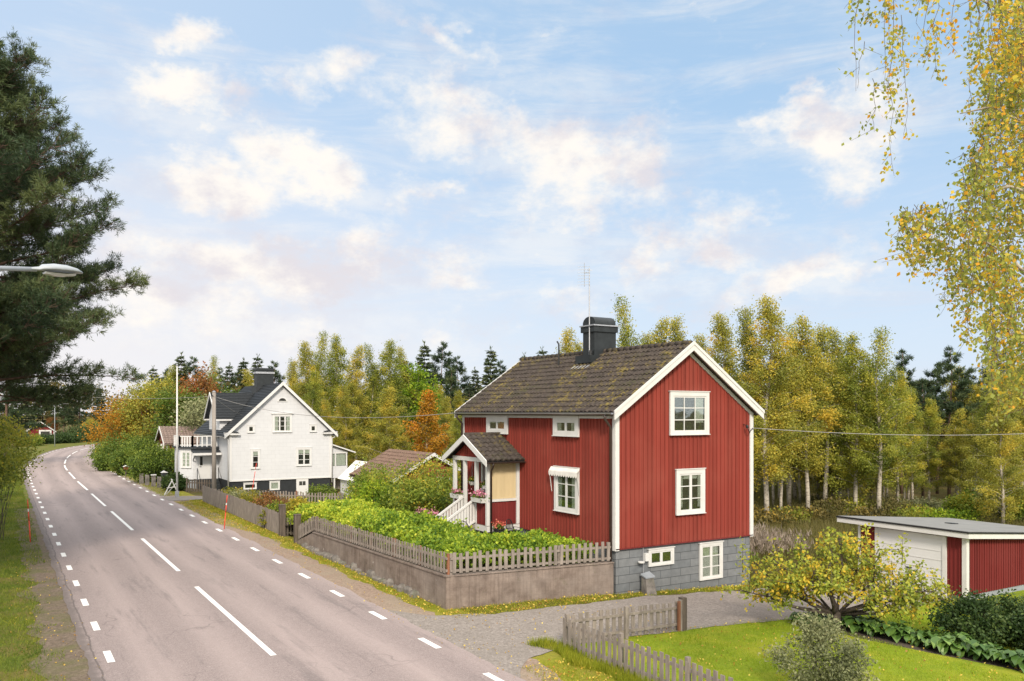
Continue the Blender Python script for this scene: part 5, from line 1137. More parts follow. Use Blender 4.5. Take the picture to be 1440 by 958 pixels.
# birch stand to the right of the red house
ED = 'birches at the woodland edge beside the garage'
R_B = [(0, 1078, 416, 48, 'tallest golden birch with thick pale double stem beside the red gable', 1.15), (1, 1053, 432, 51, 'golden birch half hidden by the red house gable', 1), (1, 1136, 446, 51, 'slender golden birch second from the red gable', 1.1), (3, 1160, 458, 53, 'thin airy birch with green tip among golden ones', 1.2),
       (2, 1203, 468, 52, 'broad green and gold birch in the middle of the stand', 1.2), (4, 1236, 460, 51, 'airy green birch rising above the garage door', 1.25), (1, 1110, 478, 55, 'golden birch filling the gap behind the tallest one', 1.2), (5, 1182, 500, 56, 'lower golden birch behind the broad green one', 1.2), (2, 1262, 520, 55, 'green birch beside the dark pine over the garage roof', 1.0),
       (5, 1410, 548, 46, 'wide low golden birch over the garage end', 1.25), (5, 1445, 520, 50, 'golden birch beyond the garage, partly behind hanging leaves', 1.3), (0, 1012, 440, 58, 'golden birch top showing just above the right roof slope', 1.1), (3, 1098, 520, 52, 'thin birch stem close behind the tallest golden birch', 1.1), (5, 1225, 545, 59, 'low green gold birch deep between two tall ones', 1.3), (5, 1150, 540, 60, 'low golden birch deep in the stand', 1.3)]
R_B += [(4, 1283, 545, 57, 'slim airy birch left of the tall open pine', 1.1), (2, 1306, 560, 58, 'low green birch under the open pine', 1.2), (1, 1345, 575, 56, 'thin golden birch right of the open pine', 1.3), (5, 1372, 585, 54, 'low golden birch under the hanging leaves', 1.3), (4, 1390, 540, 58, 'airy birch between dark pine and low golden one', 1.2), (1, 1180, 462, 58, 'slender pale birch between two golden ones', 1.1), (4, 1118, 455, 60, 'airy tall birch top behind the golden stand', 1.1)]
for i, px, top, d, lb, w in R_B: tree_at(BI[i], HB[i], px, top, d, lb, ED, w)
T_B = [(4, 880, 416, 55, 'airy green birch top rising beside the black chimney', .9), (1, 925, 448, 58, 'golden birch top above the ridge right of the chimney', 1.1), (3, 948, 446, 60, 'thin birch top peeping over the roof ridge', 1), (3, 800, 462, 60, 'thin golden birch top left of the black chimney', .9), (5, 815, 478, 62, 'round golden birch top touching the chimney', .9), (1, 905, 470, 60, 'low golden birch top over the tiled ridge', 1.1), (0, 985, 470, 62, 'golden birch top behind the roof apex', 1.0)]
for i, px, top, d, lb, w in T_B: tree_at(BI[i], HB[i], px, top, d, lb, 'birch tops behind the red house roof', w)
M_B = [(0, 428, 480, 84, 'golden birch rising behind the white gable slope', 1.05), (4, 452, 466, 86, 'tallest airy birch right of the white gable', 1.0), (2, 474, 470, 88, 'green gold birch beside the tallest airy one', 1.05), (1, 500, 486, 84, 'slender golden birch with pale stem behind the veranda', 1.1), (4, 521, 484, 86, 'airy birch with long white stem behind the brown shed', 1.0), (2, 548, 478, 86, 'green yellow birch over the brown shed', 1.15), (1, 567, 488, 90, 'thin yellow birch next to the bright green maple', .9), (2, 440, 520, 80, 'lower green birch close behind the white gable', 1.1), (5, 412, 505, 90, 'golden birch top over the white roof', 1.0), (5, 485, 540, 80, 'low golden birch behind the veranda roof', 1.1), (5, 460, 560, 78, 'low bushy birch behind the white veranda', 1.0)]
for i, px, top, d, lb, w in M_B: tree_at(BI[i], HB[i], px, top, d, lb, 'birches between the two houses', w)
tree_at(BI[5], HB[5], 545, 542, 74, 'small round yellow green birch before the tall birches', 'birches between the two houses', 1.5)
OB = birch_proto('birch', 10, 2.4, 41, M['orange_leaf'], 70, 13000, .17, .08); tree_at(OB, 10, 601, 548, 72, 'orange weeping birch behind the brown shed', None, 1.15)
tree_at(BI[5], HB[5], 628, 556, 76, 'yellow green birch between the orange birch and red house', None, 1.3); tree_at(BI[2], HB[2], 645, 585, 70, 'low green birch hugging the red house corner', None, 1.5)
LM = round_proto('maple', 11, 2.4, 42, M['lime_leaf'], .12, 110, 9000, .24, flat=1, loose=.13); tree_at(LM, 11, 584, 503, 90, 'bright green young maple standing among yellow birches', None)
RM = round_proto('maple', 11, 3.0, 43, M['red_leaf'], .2, 100, 8000, .26); tree_at(RM, 11, 282, 521, 96, 'rust red maple crown behind the white house', None, 1.0); 
GM = round_proto('maple', 10, 3.6, 44, M['bush'], .12, 110, 9500, .28); tree_at(GM, 10, 262, 548, 92, 'green maple below the rust red crown', None, 1.1); tree_at(GM, 10, 312, 545, 100, 'green maple close behind the white roof', None, 1.0)
OM = round_proto('maple', 9, 4.2, 45, M['orange_leaf'], .1, 130, 12500, .26); tree_at(OM, 9, 180, 556, 100, 'bright orange maple where the road bends', None, .95)
YM = round_proto('maple', 10, 4.0, 46, M['birch_leaf'], .1, 150, 15000, .24); tree_at(YM, 10, 222, 537, 98, 'yellow green maple beside the orange one', None, 1.1)
PW = round_proto('willow', 7, 3.0, 47, M['pale_bush'], .08, 100, 9000, .22); tree_at(PW, 7, 290, 562, 88, 'pale grey green willow before the dark trees', None, 1.15)
C_L = [(0, SP, 14, 255, 498, 112, 'tall dark spruce beside the flagpole top'), (1, SP, 13, 216, 516, 118, 'dark spruce above the orange maple'), (1, SP, 13, 323, 512, 112, 'slim spruce left of the white dormer'), (0, SP, 14, 343, 506, 116, 'dark spruce just left of the black chimney'), (1, SP, 13, 362, 500, 120, 'dark spruce behind the white house chimney'), (0, SP, 14, 240, 525, 120, 'short dark spruce between two taller ones'),
       (0, SP, 14, 597, 483, 110, 'tall dark spruce above the bright green maple'), (2, PN, 13, 620, 486, 108, 'bushy dark pine next to the tall spruce'), (2, PN, 13, 645, 506, 112, 'rounded dark pine left of the red house roof'), (0, SP, 14, 690, 490, 104, 'dark spruce standing beyond the roof verge'), (1, SP, 13, 668, 518, 110, 'short spruce half hidden by the tiled roof'), (1, SP, 13, 738, 498, 106, 'spruce top poking over the far ridge end'), (1, SP, 13, 763, 490, 108, 'thin spruce top left of the vent pipe'),
       (0, PN, 14, 1335, 492, 62, 'tall open pine with bare orange stem above the garage'), (1, PN, 14, 1318, 512, 66, 'pine with small crown beside the tall open pine'), (1, PN, 14, 1362, 520, 64, 'thin pine half hidden by hanging birch leaves'), (0, PN, 14, 1400, 490, 70, 'dark pine behind the golden leaves'), (1, PN, 14, 1298, 535, 60, 'small half bare pine between birch and pine'), (0, PN, 14, 1268, 496, 66, 'dark pine with one long side branch'), (0, SP, 14, 610, 520, 100, 'shaded spruce behind the orange birch'), (0, SP, 14, 660, 540, 96, 'low spruce close to the red house eave')]
C_L += [(2, PN, 13, 232, 522, 118, 'rounded pine between orange maple and flagpole'), (2, PN, 13, 270, 506, 122, 'bushy pine over the rust red crown'), (0, PN, 14, 308, 520, 118, 'open pine between red maple and white dormer'), (2, PN, 13, 333, 522, 120, 'low bushy pine left of the black chimney'), (2, PN, 13, 385, 512, 118, 'bushy pine just right of the black chimney'), (2, PN, 13, 575, 512, 112, 'low pine behind the bright green maple'), (2, PN, 13, 706, 512, 112, 'low pine over the tiled roof verge'), (2, PN, 13, 634, 520, 104, 'broad pine behind the yellow birch near the red eave')]
for i, px, top, d, lb, w in [(4, 300, 500, 110, 'pale airy birch above the white dormer', 1.0), (2, 247, 512, 112, 'green gold birch behind the flagpole', 1.3), (1, 352, 520, 112, 'golden birch peeping left of the black chimney', 1.2)]: tree_at(BI[i], HB[i], px, top, d, lb, 'birches behind the white house', w)
for i, L, h0, px, top, d, lb in C_L: tree_at(L[i], h0, px, top, d, lb, 'conifers beyond the houses')
rr = random.Random(8)
# bare stems and slim trees deep in the stand
for k in range(56):
    px = rr.uniform(1062, 1470); d = rr.uniform(56, 76); tree_at(BI[rr.choice([1, 3, 3, 3])], 12.5, px, rr.uniform(500, 560), d, 'slim birch among many alike deep in the woodland behind the garage', 'slim birches deep in the woodland', rr.uniform(.8, 1.2))
for k in range(16):
    px = rr.uniform(395, 660); d = rr.uniform(92, 104); tree_at(BI[rr.choice([1, 2, 3, 5])], 12.5, px, rr.uniform(510, 555), d, 'slim birch among many alike behind the trees between the houses', 'slim birches far behind the houses', rr.uniform(1, 1.3))
# big pine leaning in over the road
def near_pine(name, label, u, v, h, prof, seed, limbs, subs, nl, rot=0):
    """long bare limbs, each with flat sprays of side twigs that end in needle tufts"""
    rng = np.random.default_rng(seed); root = thing(name, label, 'tree', (u, v, 0)); mb = MB(); n = 10
    pts = [np.array([u + .25 * math.sin(i * .7), v + .2 * math.cos(i * .9), h * i / n]) for i in range(n + 1)]; mb.tube(pts, [.34 * (1 - .9 * i / n) + .02 for i in range(n + 1)], 10)
    zs, rs_ = zip(*prof); P, D, T = [], [], []; z0 = zs[0]
    for k in range(limbs):
        z = z0 + (h - .2 - z0) * ((k + rng.uniform()) / limbs); ln = float(np.interp(z, zs, rs_)) * rng.uniform(.55, 1.06); az = k * 2.399 + rng.normal() * .3
        st = np.array([np.interp(z, [p[2] for p in pts], [p[0] for p in pts]), np.interp(z, [p[2] for p in pts], [p[1] for p in pts]), z - ln * .16]); f0 = (z - z0) / (h - z0)
        lp = limb_pts(st, (math.cos(az), math.sin(az), .02 + .45 * f0 + rng.normal() * .12), ln, 8, rng, -.035, .10); A = np.array(lp)
        mb.tube(lp, [max(.008, .0115 * ln * (1 - j / 8.6)) for j in range(9)], 6, False); tone = rng.normal(.45, .15) + .12 * f0
        for b in range(int(subs * (.35 + ln / 6))):
            f = rng.uniform(.22, 1) ** .8 * 8; j = min(int(f), 7); q = A[j] + (A[j + 1] - A[j]) * (f - j); ld = unit(A[min(j + 1, 8)] - A[j])
            sd = np.array([-ld[1], ld[0], 0]) * rng.choice([-1, 1]); d = unit(ld * .6 + sd * rng.uniform(.3, 1.1) + rng.normal(size=3) * [.2, .2, .38] + [0, 0, .12]); bl = rng.uniform(.45, 1.35) * (1.15 - .55 * f / 8)
            m_ = q + d * bl * .5 + [0, 0, -.03]; e = q + d * bl + [0, 0, .1]; mb.tube([q, m_, e], [.014, .010, .005], 3, False)
            for w in range(int(3 + bl * 3.5)):
                x = rng.uniform(.3, 1.0); g = q + (e - q) * x; dd = unit(d + rng.normal(size=3) * [.6, .6, .4] + [0, 0, .25]); g2 = g + dd * rng.uniform(.08, .28); c = 13
                P.append(g + (g2 - g) * rng.uniform(.3, 1, c)[:, None] + rng.normal(size=(c, 3)) * .03); D.append(np.tile(dd, (c, 1))); T.append(np.full(c, tone + rng.normal() * .1 + .1 * (x - .5)) + rng.normal(0, .08, c))
    P, D, T = map(np.concatenate, (P, D, T)); mb.build('trunk', M['pine_bark'], root, True); mesh_np('crown', cards(P, nl, nl * .115, rng, D, .75), 4, T, M['pine'], root)
near_pine('pine', 'big dark pine reaching over the road from the verge', -1.25, 38.2, 19.7, [(6.9, 5.8), (7.7, 6.3), (9, 6.6), (11.5, 7.0), (14, 6.1), (16.5, 5.0), (18.0, 3.2), (19.7, .8)], 51, 145, 56, .19)
near_pine('pine', 'second dark pine standing behind the big roadside pine', -3.0, 47.5, 19.5, [(7.6, 5.4), (9, 6.0), (14, 5.2), (17, 3.4), (19.5, .8)], 52, 85, 30, .24)
near_pine('pine', 'dark pine nearest the street lamp, only its branches showing', -4.6, 31.5, 15.0, [(7.2, 4.8), (9, 5.3), (11, 4.6), (13.5, 3.0), (15.0, .7)], 53, 85, 40, .20)
for i, (px, top, d, lb) in enumerate(((8, 480, 95, 'dark pine over the far left verge'), (60, 520, 205, 'dark pine behind the small cabin'), (112, 535, 190, 'tall dark pine closing the road bend'), (140, 545, 185, 'dark spruce right of the far road bend'), (90, 545, 198, 'dark spruce behind the far street lamp'), (30, 530, 195, 'dark spruce beside the small cabin'))):
    (tree_at(PN[2], 13, px, top, d, lb, 'trees at the far road bend', 1.3) if i % 2 == 0 else tree_at(SP[0], 14, px, top, d, lb, 'trees at the far road bend', 1.3))
for px, top, d, lb in ((75, 585, 200, 'rusty leaved tree behind the small cabin'), (128, 590, 182, 'yellow green tree at the far road bend')):
    tree_at(RM if px < 100 else YM, 11 if px < 100 else 10, px, top, d, lb, None)
# hanging birch close on the right
def near_birch():
    rng = np.random.default_rng(61); u0, v0 = uv(1590, 10.6); root = thing('birch', 'close birch with drooping yellow green twigs hanging in from the right', 'tree', (u0, v0, -.2)); mb = MB(); mt = MB(); base = np.array([u0, v0, -.2])
    mb.tube([base, base + [.05, .05, 3], base + [-.05, .1, 7], base + [.05, .1, 12], base + [0, 0, 15]], [.2, .17, .13, .08, .02], 10)
    P, T = [], []
    def pt(px, py, d): u, v = uv(px, d); return np.array([u, v, height_at(py, d)])
    # limbs that carry the strands, then the strands: start, end heights and fullness
    limbs = [((1590, -150, 10.6), (1450, -60, 10.4), (1310, -90, 10.2), (1190, -40, 10.0)), ((1590, -20, 10.6), (1480, 30, 10.2), (1400, 10, 10.2), (1340, -20, 10.6)), ((1590, 330, 10.6), (1500, 290, 10.2), (1420, 262, 9.8), (1350, 282, 9.8)), ((1590, 200, 10.6), (1470, 190, 10.8), (1395, 150, 10.5), (1350, 160, 10.5)), ((1590, 480, 10.6), (1480, 430, 10.0), (1420, 360, 10), (1370, 330, 10)), ((1590, 520, 10.6), (1500, 470, 11.2), (1420, 470, 11), (1395, 440, 11))]
    for L in limbs: mb.tube([pt(*q) for q in L], list(np.linspace(.045, .005, len(L))), 6)
    strands = []
    for px, y0, y1, full in ((1258, -40, 232, .8), (1240, -40, 120, .8), (1200, -60, 20, .9), (1222, -50, 36, .9), (1205, -20, 130, .12), (1212, 60, 125, .3), (1268, 20, 190, .7), (1228, 110, 185, .8), (1305, -30, 95, .7), (1320, -30, 112, .9), (1346, -40, 70, .9), (1362, 10, 100, .9), (1252, -60, 140, .6), (1295, -60, 45, .5)): strands.append((px, y0, y1, full, rng.uniform(9.6, 10.6)))
    for k in range(26): px = 1264 + (k * 5.3) % 92; strands.append((px, 276 + max(0, 1340 - px) * .2 + rng.uniform(0, 12), 304 + rng.uniform(10, 75) + (px - 1270) * .45, .85, rng.uniform(9.4, 10.6)))
    for k in range(270):
        y0 = rng.uniform(-60, 480); edge = 1338 if y0 > 230 else 1378 - (y0 - 60) * .10; edge += 24 * math.sin(y0 * .05) + (y0 > 330) * (y0 - 330) * .36
        px = edge + abs(rng.normal()) * 60 + rng.uniform(0, 30); strands.append((px, y0, y0 + rng.uniform(50, 140), rng.uniform(.5, 1), rng.uniform(9, 12.5)))
    for px, y0, y1, full, d in strands:
        p, q = pt(px, y0, d), pt(px + rng.normal() * 6, y1, d); n = 7; L = [p + (q - p) * i / n + rng.normal(size=3) * [.02, .02, 0] for i in range(n + 1)]
        mt.tube(L, list(np.linspace(.0042, .002, n + 1)), 3, False); A = np.array(L); ln = np.linalg.norm(q - p); tone = rng.normal(.48, .14)
        for s in range(int(ln * 11 * full) + 1):
            f = rng.uniform(0, 1) * n; j = min(int(f), n - 1); w = A[j] + (A[j + 1] - A[j]) * (f - j); c = rng.integers(5, 11); e = w + rng.normal(size=3) * [.11, .11, .03] - [0, 0, .09]
            mt.tube([w, e], [.0025, .0018], 3, False); a = rng.uniform(0, 1, c)[:, None]
            P.append(w + (e - w) * a + rng.normal(size=(c, 3)) * .045); T.append(np.full(c, tone) + rng.normal(0, .2, c))
    P, T = np.concatenate(P), np.concatenate(T)
    mb.build('trunk', M['birch_bark'], root, True); mt.build('twigs', M['birch_twig'], root)
    V = cards(P, .055, .044, rng, np.array([[0, 0, -.8]]), .9); mesh_np('crown', V, 4, T, M['near_birch'], root)
near_birch()
# apple tree on the lawn
def apple():
    rng = np.random.default_rng(71); bu, bv = 20.35, 15.6; bz = float(ground_z(bu, bv)); root = thing('apple_tree', 'wide gnarled apple tree with yellowing leaves on the lawn', 'tree', (bu, bv, bz)); mb = MB(); b = np.array([bu, bv, bz])
    mb.tube([b - [0, 0, .1], b + [0, 0, .25], b + [.02, 0, .52]], [.20, .15, .14], 10)
    Rv, Fv = np.array([CV, -CU, 0]), np.array([CU, CV, 0]); P, T = [], []
    ends = [(-2.7, -.2, 1.15), (-2.2, .9, 1.9), (-1.6, -.8, 1.5), (-1.0, .5, 2.35), (-.3, -.6, 2.2), (.4, .7, 2.5), (.9, -.5, 2.0), (1.5, .6, 2.2), (2.1, -.3, 1.7), (2.9, .2, 1.25), (2.4, -.9, 1.3), (-2.4, .1, 1.7), (.1, 0, 2.6), (-.9, -.9, 1.9), (1.3, -1.0, 1.6), (3.3, -.1, 1.15), (-1.9, -.4, 2.1), (.8, .2, 2.45)]
    for i, (r, f, z) in enumerate(ends):
        e = b + Rv * r + Fv * f + [0, 0, z]; st = b + [0, 0, .45] + Rv * np.sign(r) * .05
        m1 = b + Rv * r * .38 + Fv * f * .4 + [0, 0, .45 + (z - .4) * .25 + rng.uniform(-.05, .1)] + rng.normal(size=3) * .1; m2 = b + Rv * r * .72 + Fv * f * .75 + [0, 0, .45 + (z - .4) * .62] + rng.normal(size=3) * .12
        q = np.array([st, m1, (m1 + m2) / 2 + rng.normal(size=3) * .07, m2, e]); mb.tube(q, [.085 if i % 4 == 0 else .04, .05 if i % 4 == 0 else .035, .032, .024, .010], 7)
        for s in range(15):
            t = rng.uniform(.42, 1.02); j = min(int(t * 4), 3); w = q[j] + (q[j + 1] - q[j]) * min(1, t * 4 - j); d = unit(rng.normal(size=3) * [1, 1, .7] + [0, 0, .35]); L = rng.uniform(.3, .8); g = w + d * L; mb.tube([w, w + d * L * .5 + rng.normal(size=3) * .03, g], [.014, .009, .004], 4, False)
            tone = rng.normal(.46, .16) + .05 * z
            for c_ in range(5):
                f_ = rng.uniform(.25, 1.1); c = rng.integers(4, 11); P.append(w + (g - w) * f_ + rng.normal(size=(c, 3)) * .085); T.append(np.full(c, tone) + rng.normal(0, .16, c))
    for (r, f, z) in ((-1.0, 0, 2.5), (1.9, 0, 2.55), (.5, .2, 2.75), (1.0, .3, 2.7), (-.2, .2, 2.65), (-2.6, .2, 2.3)):
        w = b + Rv * r + Fv * f + [0, 0, z - .7]; g = b + Rv * r + Fv * f + [0, 0, z + .15]; mb.tube([w, g], [.014, .005], 4)
        for c_ in range(14): c = 4; P.append(w + (g - w) * rng.uniform(0, 1.05) + rng.normal(size=(c, 3)) * .07); T.append(rng.normal(.5, .15, c))
    # the low curled limb towards the garage
    mb.tube([b + [0, 0, .35], b + Rv * .5 + [0, 0, .42], b + Rv * 1.0 + [0, 0, .62], b + Rv * 1.25 + [0, 0, .95], b + Rv * 1.05 + [0, 0, 1.25]], [.07, .06, .05, .042, .03], 7)
    P, T = np.concatenate(P), np.concatenate(T); mb.build('trunk', M['apple_bark'], root, True); mesh_np('crown', cards(P, .105, .07, rng), 4, T, M['apple_leaf'], root)
apple()
# ================================================================== bushes and beds
def bush(name, label, u, v, h, r, m, seed, clumps=60, leaves=4000, ls=.09, cat='bush', group=None, base=0.0, z=None, loose=.17, aspect=.7, sx=1):
    p = round_proto(name, h, r, seed, m, base, clumps, leaves, ls, 'twig', 1, loose, .12, cat, 'stems', 'foliage', .03, aspect=aspect); USED.add(p.name); p.location = (u, v, float(ground_z(u, v)) - .02 if z is None else z); p.scale = (sx, 1, 1); p['label'] = label
    if group: p['group'] = group
    return p
pb = bush('bush', 'pale grey green bush in the foreground behind the lawn fence', 15.2, 12.0, 1.55, .98, M['pale_bush'], 81, 70, 8500, .07, loose=.13, aspect=.6)
bush('bush', 'dark glossy green bush at the lawn edge below the garage', 22.6, 12.9, 1.3, .95, M['dark_bush'], 82, 70, 7000, .085); bush('bush', 'second dark green bush beyond the first at the lawn edge', 24.0, 12.6, 1.25, .95, M['dark_bush'], 83, 70, 7000, .085); bush('bush', 'dark green bush nearest the vegetable bed end', 23.4, 11.6, 1.1, .8, M['dark_bush'], 84, 60, 6000, .085)
# rhubarb row
def rhubarb():
    rng = np.random.default_rng(91); t = thing('rhubarb_plant', 'x', 'plant'); mb = MB(); V, T = [], []
    for k in range(26):
        az = k * 2.399; l = rng.uniform(.14, .34); tip = np.array([math.cos(az) * l, math.sin(az) * l, rng.uniform(.16, .40)]); mb.tube([(0, 0, 0), tip * [.5, .5, .7], tip], [.014, .011, .008], 4, False)
        d = unit(np.array([math.cos(az), math.sin(az), rng.uniform(-.35, .5)])); s = unit(np.cross(d, [0, 0, 1])); n = np.cross(s, d); L, W = rng.uniform(.20, .32), rng.uniform(.17, .26)
        prof = [(0, .0), (.12, .55), (.4, 1), (.75, .75), (1, 0)]
        for i in range(4):
            (a, wa), (b_, wb) = prof[i], prof[i + 1]
            for sg in (-1, 1):
                f = lambda x, w: tip + d * L * x + s * sg * W * .5 * w + n * (.05 * w + .02 * math.sin(x * 9 + k) - .12 * x * x)
                V.append([tip + d * L * a - n * .12 * a * a, f(a, wa), f(b_, wb), tip + d * L * b_ - n * .12 * b_ * b_]); T.append(rng.normal(.45, .18))
    mb.build('stems', M['bush'], t); mesh_np('leaves', np.array(V), 4, np.array(T), M['cabbage'], t); return t
RB = rhubarb(); ords = 'first second third fourth fifth sixth seventh eighth ninth tenth eleventh twelfth thirteenth fourteenth fifteenth sixteenth seventeenth eighteenth'.split(); row = [(20.0, 16.3), (20.5, 16.0)] + [(20.9 + .045 * i, 15.6 - .47 * i) for i in range(16)]
for i, (u, v) in enumerate(row): place(RB, u + rr.uniform(-.08, .08), v, '%s broad leaved green bed plant counted from the apple trunk' % ords[i], 'broad leaved plants in the bed', rr.uniform(1.0, 1.35))
t = struct(MB().hexa([(20.3, 6, -.35), (21.6, 6, -.35), (21.6, 16.4, -.35), (20.0, 16.4, -.35), (20.3, 6, -.22), (21.6, 6, -.255), (21.5, 16.4, -.23), (20.0, 16.4, -.16)]).build('bed_soil', M['soil']))
# hedge of bright leaves inside the retaining wall
def hedge():
    rng = np.random.default_rng(101); root = thing('hedge', 'bright green leafy hedge filling the raised bed behind the wall fence', 'hedge', (13, 30, .95)); P, T = [], []; mb = MB()
    def fill(u0, u1, v0, v1, n, top, drop=0):
        u = rng.uniform(u0, u1, n); v = rng.uniform(v0, v1, n); P_, T_ = [], []
        for a, b in zip(u, v):
            e = min((a - u0) / .35, (u1 - a) / .35, (b - v0) / .35, (v1 - b) / .35, 1) if True else 1
            h = top(a, b) * (.72 + .28 * max(0, e)) + .28 * mnoise.noise(Vector((a * 1.6, b * 1.6, 0))) + .18 * mnoise.noise(Vector((a * 4.5, b * 4.5, 3)))
            q = yard(a, b) - .05 + h * (1 - rng.uniform() ** 2.2 * .75); P_.append((a, b, q)); T_.append(.44 + .24 * mnoise.noise(Vector((a * 1.1, b * 1.1, 8))) + (.18 if b > 32 else 0))
        c = 7; A = np.repeat(np.array(P_), c, 0) + rng.normal(size=(n * c, 3)) * [.10, .10, .06]; P.append(A); T.append(np.repeat(T_, c) + rng.normal(0, .15, n * c))
        for k in range(0, n, 25): mb.tube([(P_[k][0], P_[k][1], yard(P_[k][0], P_[k][1]) - .05), P_[k]], [.012, .005], 3, False)
    fill(11.95, 14.6, 23.3, 40.5, 7200, lambda a, b: .90 + .10 * math.sin(b * .7) - .16 * sstep(36, 39, b)); fill(14.3, 17.15, 22.75, 25.4, 1900, lambda a, b: .86 - .09 * (a - 14.3))
    P_, T_ = np.concatenate(P), np.concatenate(T); mb.build('stems', M['twig'], root); mesh_np('foliage', cards(P_, .125, .085, rng, np.array([[0, 0, .35]]), 1), 4, T_, M['hedge'], root)
hedge()
# shrubs between the houses
BU = [('leafy apple shrub with yellow tips left of the porch', 17.6, 37.5, 2.7, 1.7, 'mixed_bush'), ('dense green shrub close to the porch steps', 16.6, 35.0, 2.1, 1.2, 'mixed_bush'), ('green shrub behind the porch with red fruit trees beside', 19.2, 38.5, 2.9, 1.7, 'mixed_bush'), ('tall upright leafy shrub before the brown shed', 17.4, 42.5, 3.2, 1.5, 'mixed_bush'), ('small round tree with bare stem near the garden fence', 17.85, 44.2, 2.9, 1.1, 'mixed_bush'), ('yellow green shrub below the brown shed roof', 16.3, 40.0, 1.9, 1.3, 'lime_leaf'), ('dark green shrub in front of the shed door', 18.6, 46.0, 2.2, 1.6, 'bush'), ('low yellow flowering clump beside the long fence gatepost', 13.0, 42.0, 1.35, .75, 'bed_yellow'), ('low green shrub behind the garden gate', 13.6, 43.8, 1.2, .9, 'mixed_bush'), ('green shrub in the corner under the white veranda', 20.5, 60.5, 1.6, 1.2, 'bush')]
for i, (lb, u, v, h, r, m) in enumerate(BU): bush('shrub', lb, u, v, h, r, M[m], 110 + i, 70, 4200, .12, z=yard(u, v) if v < 45 else None, cat='shrub')
bush('flowering_shrub', 'low pink flowering perennial clump left of the porch steps', 15.7, 33.0, .8, .8, M['pink'], 130, 40, 1500, .07, z=.95, cat='flowers')
for i, (u, v, m, h, lb) in enumerate(((12.6, 54.5, 'bed_yellow', 1.2, 'yellow perennials behind the far end of the long fence'), (13.0, 51.5, 'bed_yellow', 1.25, 'yellow flowering clump in the white house bed'), (13.3, 49.0, 'bed_red', 1.35, 'rusty red perennials behind the long fence'), (14.2, 50.5, 'bed_red', 1.4, 'tall rusty seed stems below the gable fence'), (13.2, 46.8, 'bed_red', 1.25, 'brown red clump nearest the gatepost in the bed'), (12.8, 45.0, 'mixed_bush', 1.2, 'green leafy clump inside the long fence'), (15.5, 52.5, 'lime_leaf', .9, 'fresh green clump in the middle of the lower garden'), (14.5, 46.0, 'lime_leaf', 1.0, 'bright green clump beside the hedge end'), (12.5, 52.9, 'pale_bush', 1.1, 'pale clump leaning on the long fence'))): bush('perennial_clump', lb, u, v, h, .85, M[m], 140 + i, 40, 1800, .10, cat='plant', z=float(ground_z(u, v)))
bush('ivy_clump', 'small yellow green plant growing through the long fence', 11.5, 43.3, .9, .28, M['bed_yellow'], 155, 14, 260, .10, cat='plant', z=.1)
# bushes along the far verge
for i, (px, d, top, r, m, lb) in enumerate(((176, 88, 612, 3.2, 'bush', 'large round green bush at the inside of the road bend'), (203, 86, 618, 2.8, 'bush', 'large green bush next to the one in the bend'), (153, 86, 640, 1.3, 'bush', 'low green bush at the road edge in the bend'), (177, 80, 633, 1.3, 'bush', 'small dense green bush before the large ones'), (213, 72, 633, 2.0, 'bush', 'rounded clipped green bush behind the stone gate blocks'), (240, 74, 630, 2.0, 'bush', 'green bush beside the white entrance bay'), (215, 88, 622, 2.5, 'dark_bush', 'dark green bush before the red outbuilding'), (152, 98, 622, 1.6, 'mixed_bush', 'yellowing bush at the far end of the bend'), (246, 64, 668, .8, 'dark_bush', 'small dark bush beside the flagpole'))):
    u, v = uv(px, d); bush('roadside_bush', lb, u, v, height_at(top, d), r, M[m], 160 + i, 80, 6500, .17, z=0)
for i, (px, d, top, r, m, lb) in enumerate(((66, 160, 614, 2.2, 'dark_bush', 'clipped dark hedge bush beside the small cabin'), (80, 162, 613, 2.4, 'dark_bush', 'clipped dark hedge bush beside the far street lamp'), (94, 164, 611, 2.6, 'dark_bush', 'clipped dark hedge bush nearest the bend centre'), (118, 172, 602, 5, 'dark_bush', 'broad dark bush closing the end of the road'), (140, 174, 600, 5, 'dark_bush', 'broad dark bush behind the orange maple'), (42, 150, 612, 2.0, 'mixed_bush', 'yellow bush left of the small cabin'))):
    u, v = uv(px, d); bush('roadside_bush', lb, u, v, height_at(top, d), r, M[m], 180 + i, 60, 3600, .26, z=0)
for i, (u, v, h, r, m, lb) in enumerate(((-.2, 46, 5.6, 1.6, 'green_birch', 'yellow green birch shrub leaning over the road edge'), (-.9, 38.5, 5.9, 1.45, 'green_birch', 'leafy birch shrub nearest the red marker pole on the verge'), (-2.2, 54, 4.0, 2.0, 'bush', 'tall green shrub farther along the verge'), (-1.8, 68, 3.2, 2.0, 'mixed_bush', 'mixed green shrub on the verge before the bend'), (-2.0, 82, 2.8, 2.0, 'bush', 'green shrub on the far stretch of the verge'))): bush('verge_shrub', lb, u, v, h, r, M[m], 200 + i, 90, 8000, .12, z=0, base=.46 if i < 2 else .06, loose=.2)
# undergrowth along the woodland edge
for i in range(15):
    px = 1062 + i * 27 + rr.uniform(-8, 8); d = rr.uniform(47.5, 53); u, v = uv(px, d); nm = (['dull olive', 'yellow green', 'dry brownish'] if px < 1300 else ['pale green', 'bright green', 'mixed green'])[i % 3]
    bush('undergrowth_bush', '%s undergrowth bush, %s along the woodland edge from the red gable' % (nm, ords[i]), u, v, rr.uniform(.45, .85) + (1.0 if px > 1330 else 0), rr.uniform(1.0, 1.7), [M['woodland'], M['dry_grass'], M['green_birch']][i % 3] if px < 1300 else [M['pale_bush'], M['lime_leaf'], M['mixed_bush']][i % 3], 220 + i, 50, 3400, .15, 'bush', 'bushes along the woodland edge', loose=.2)
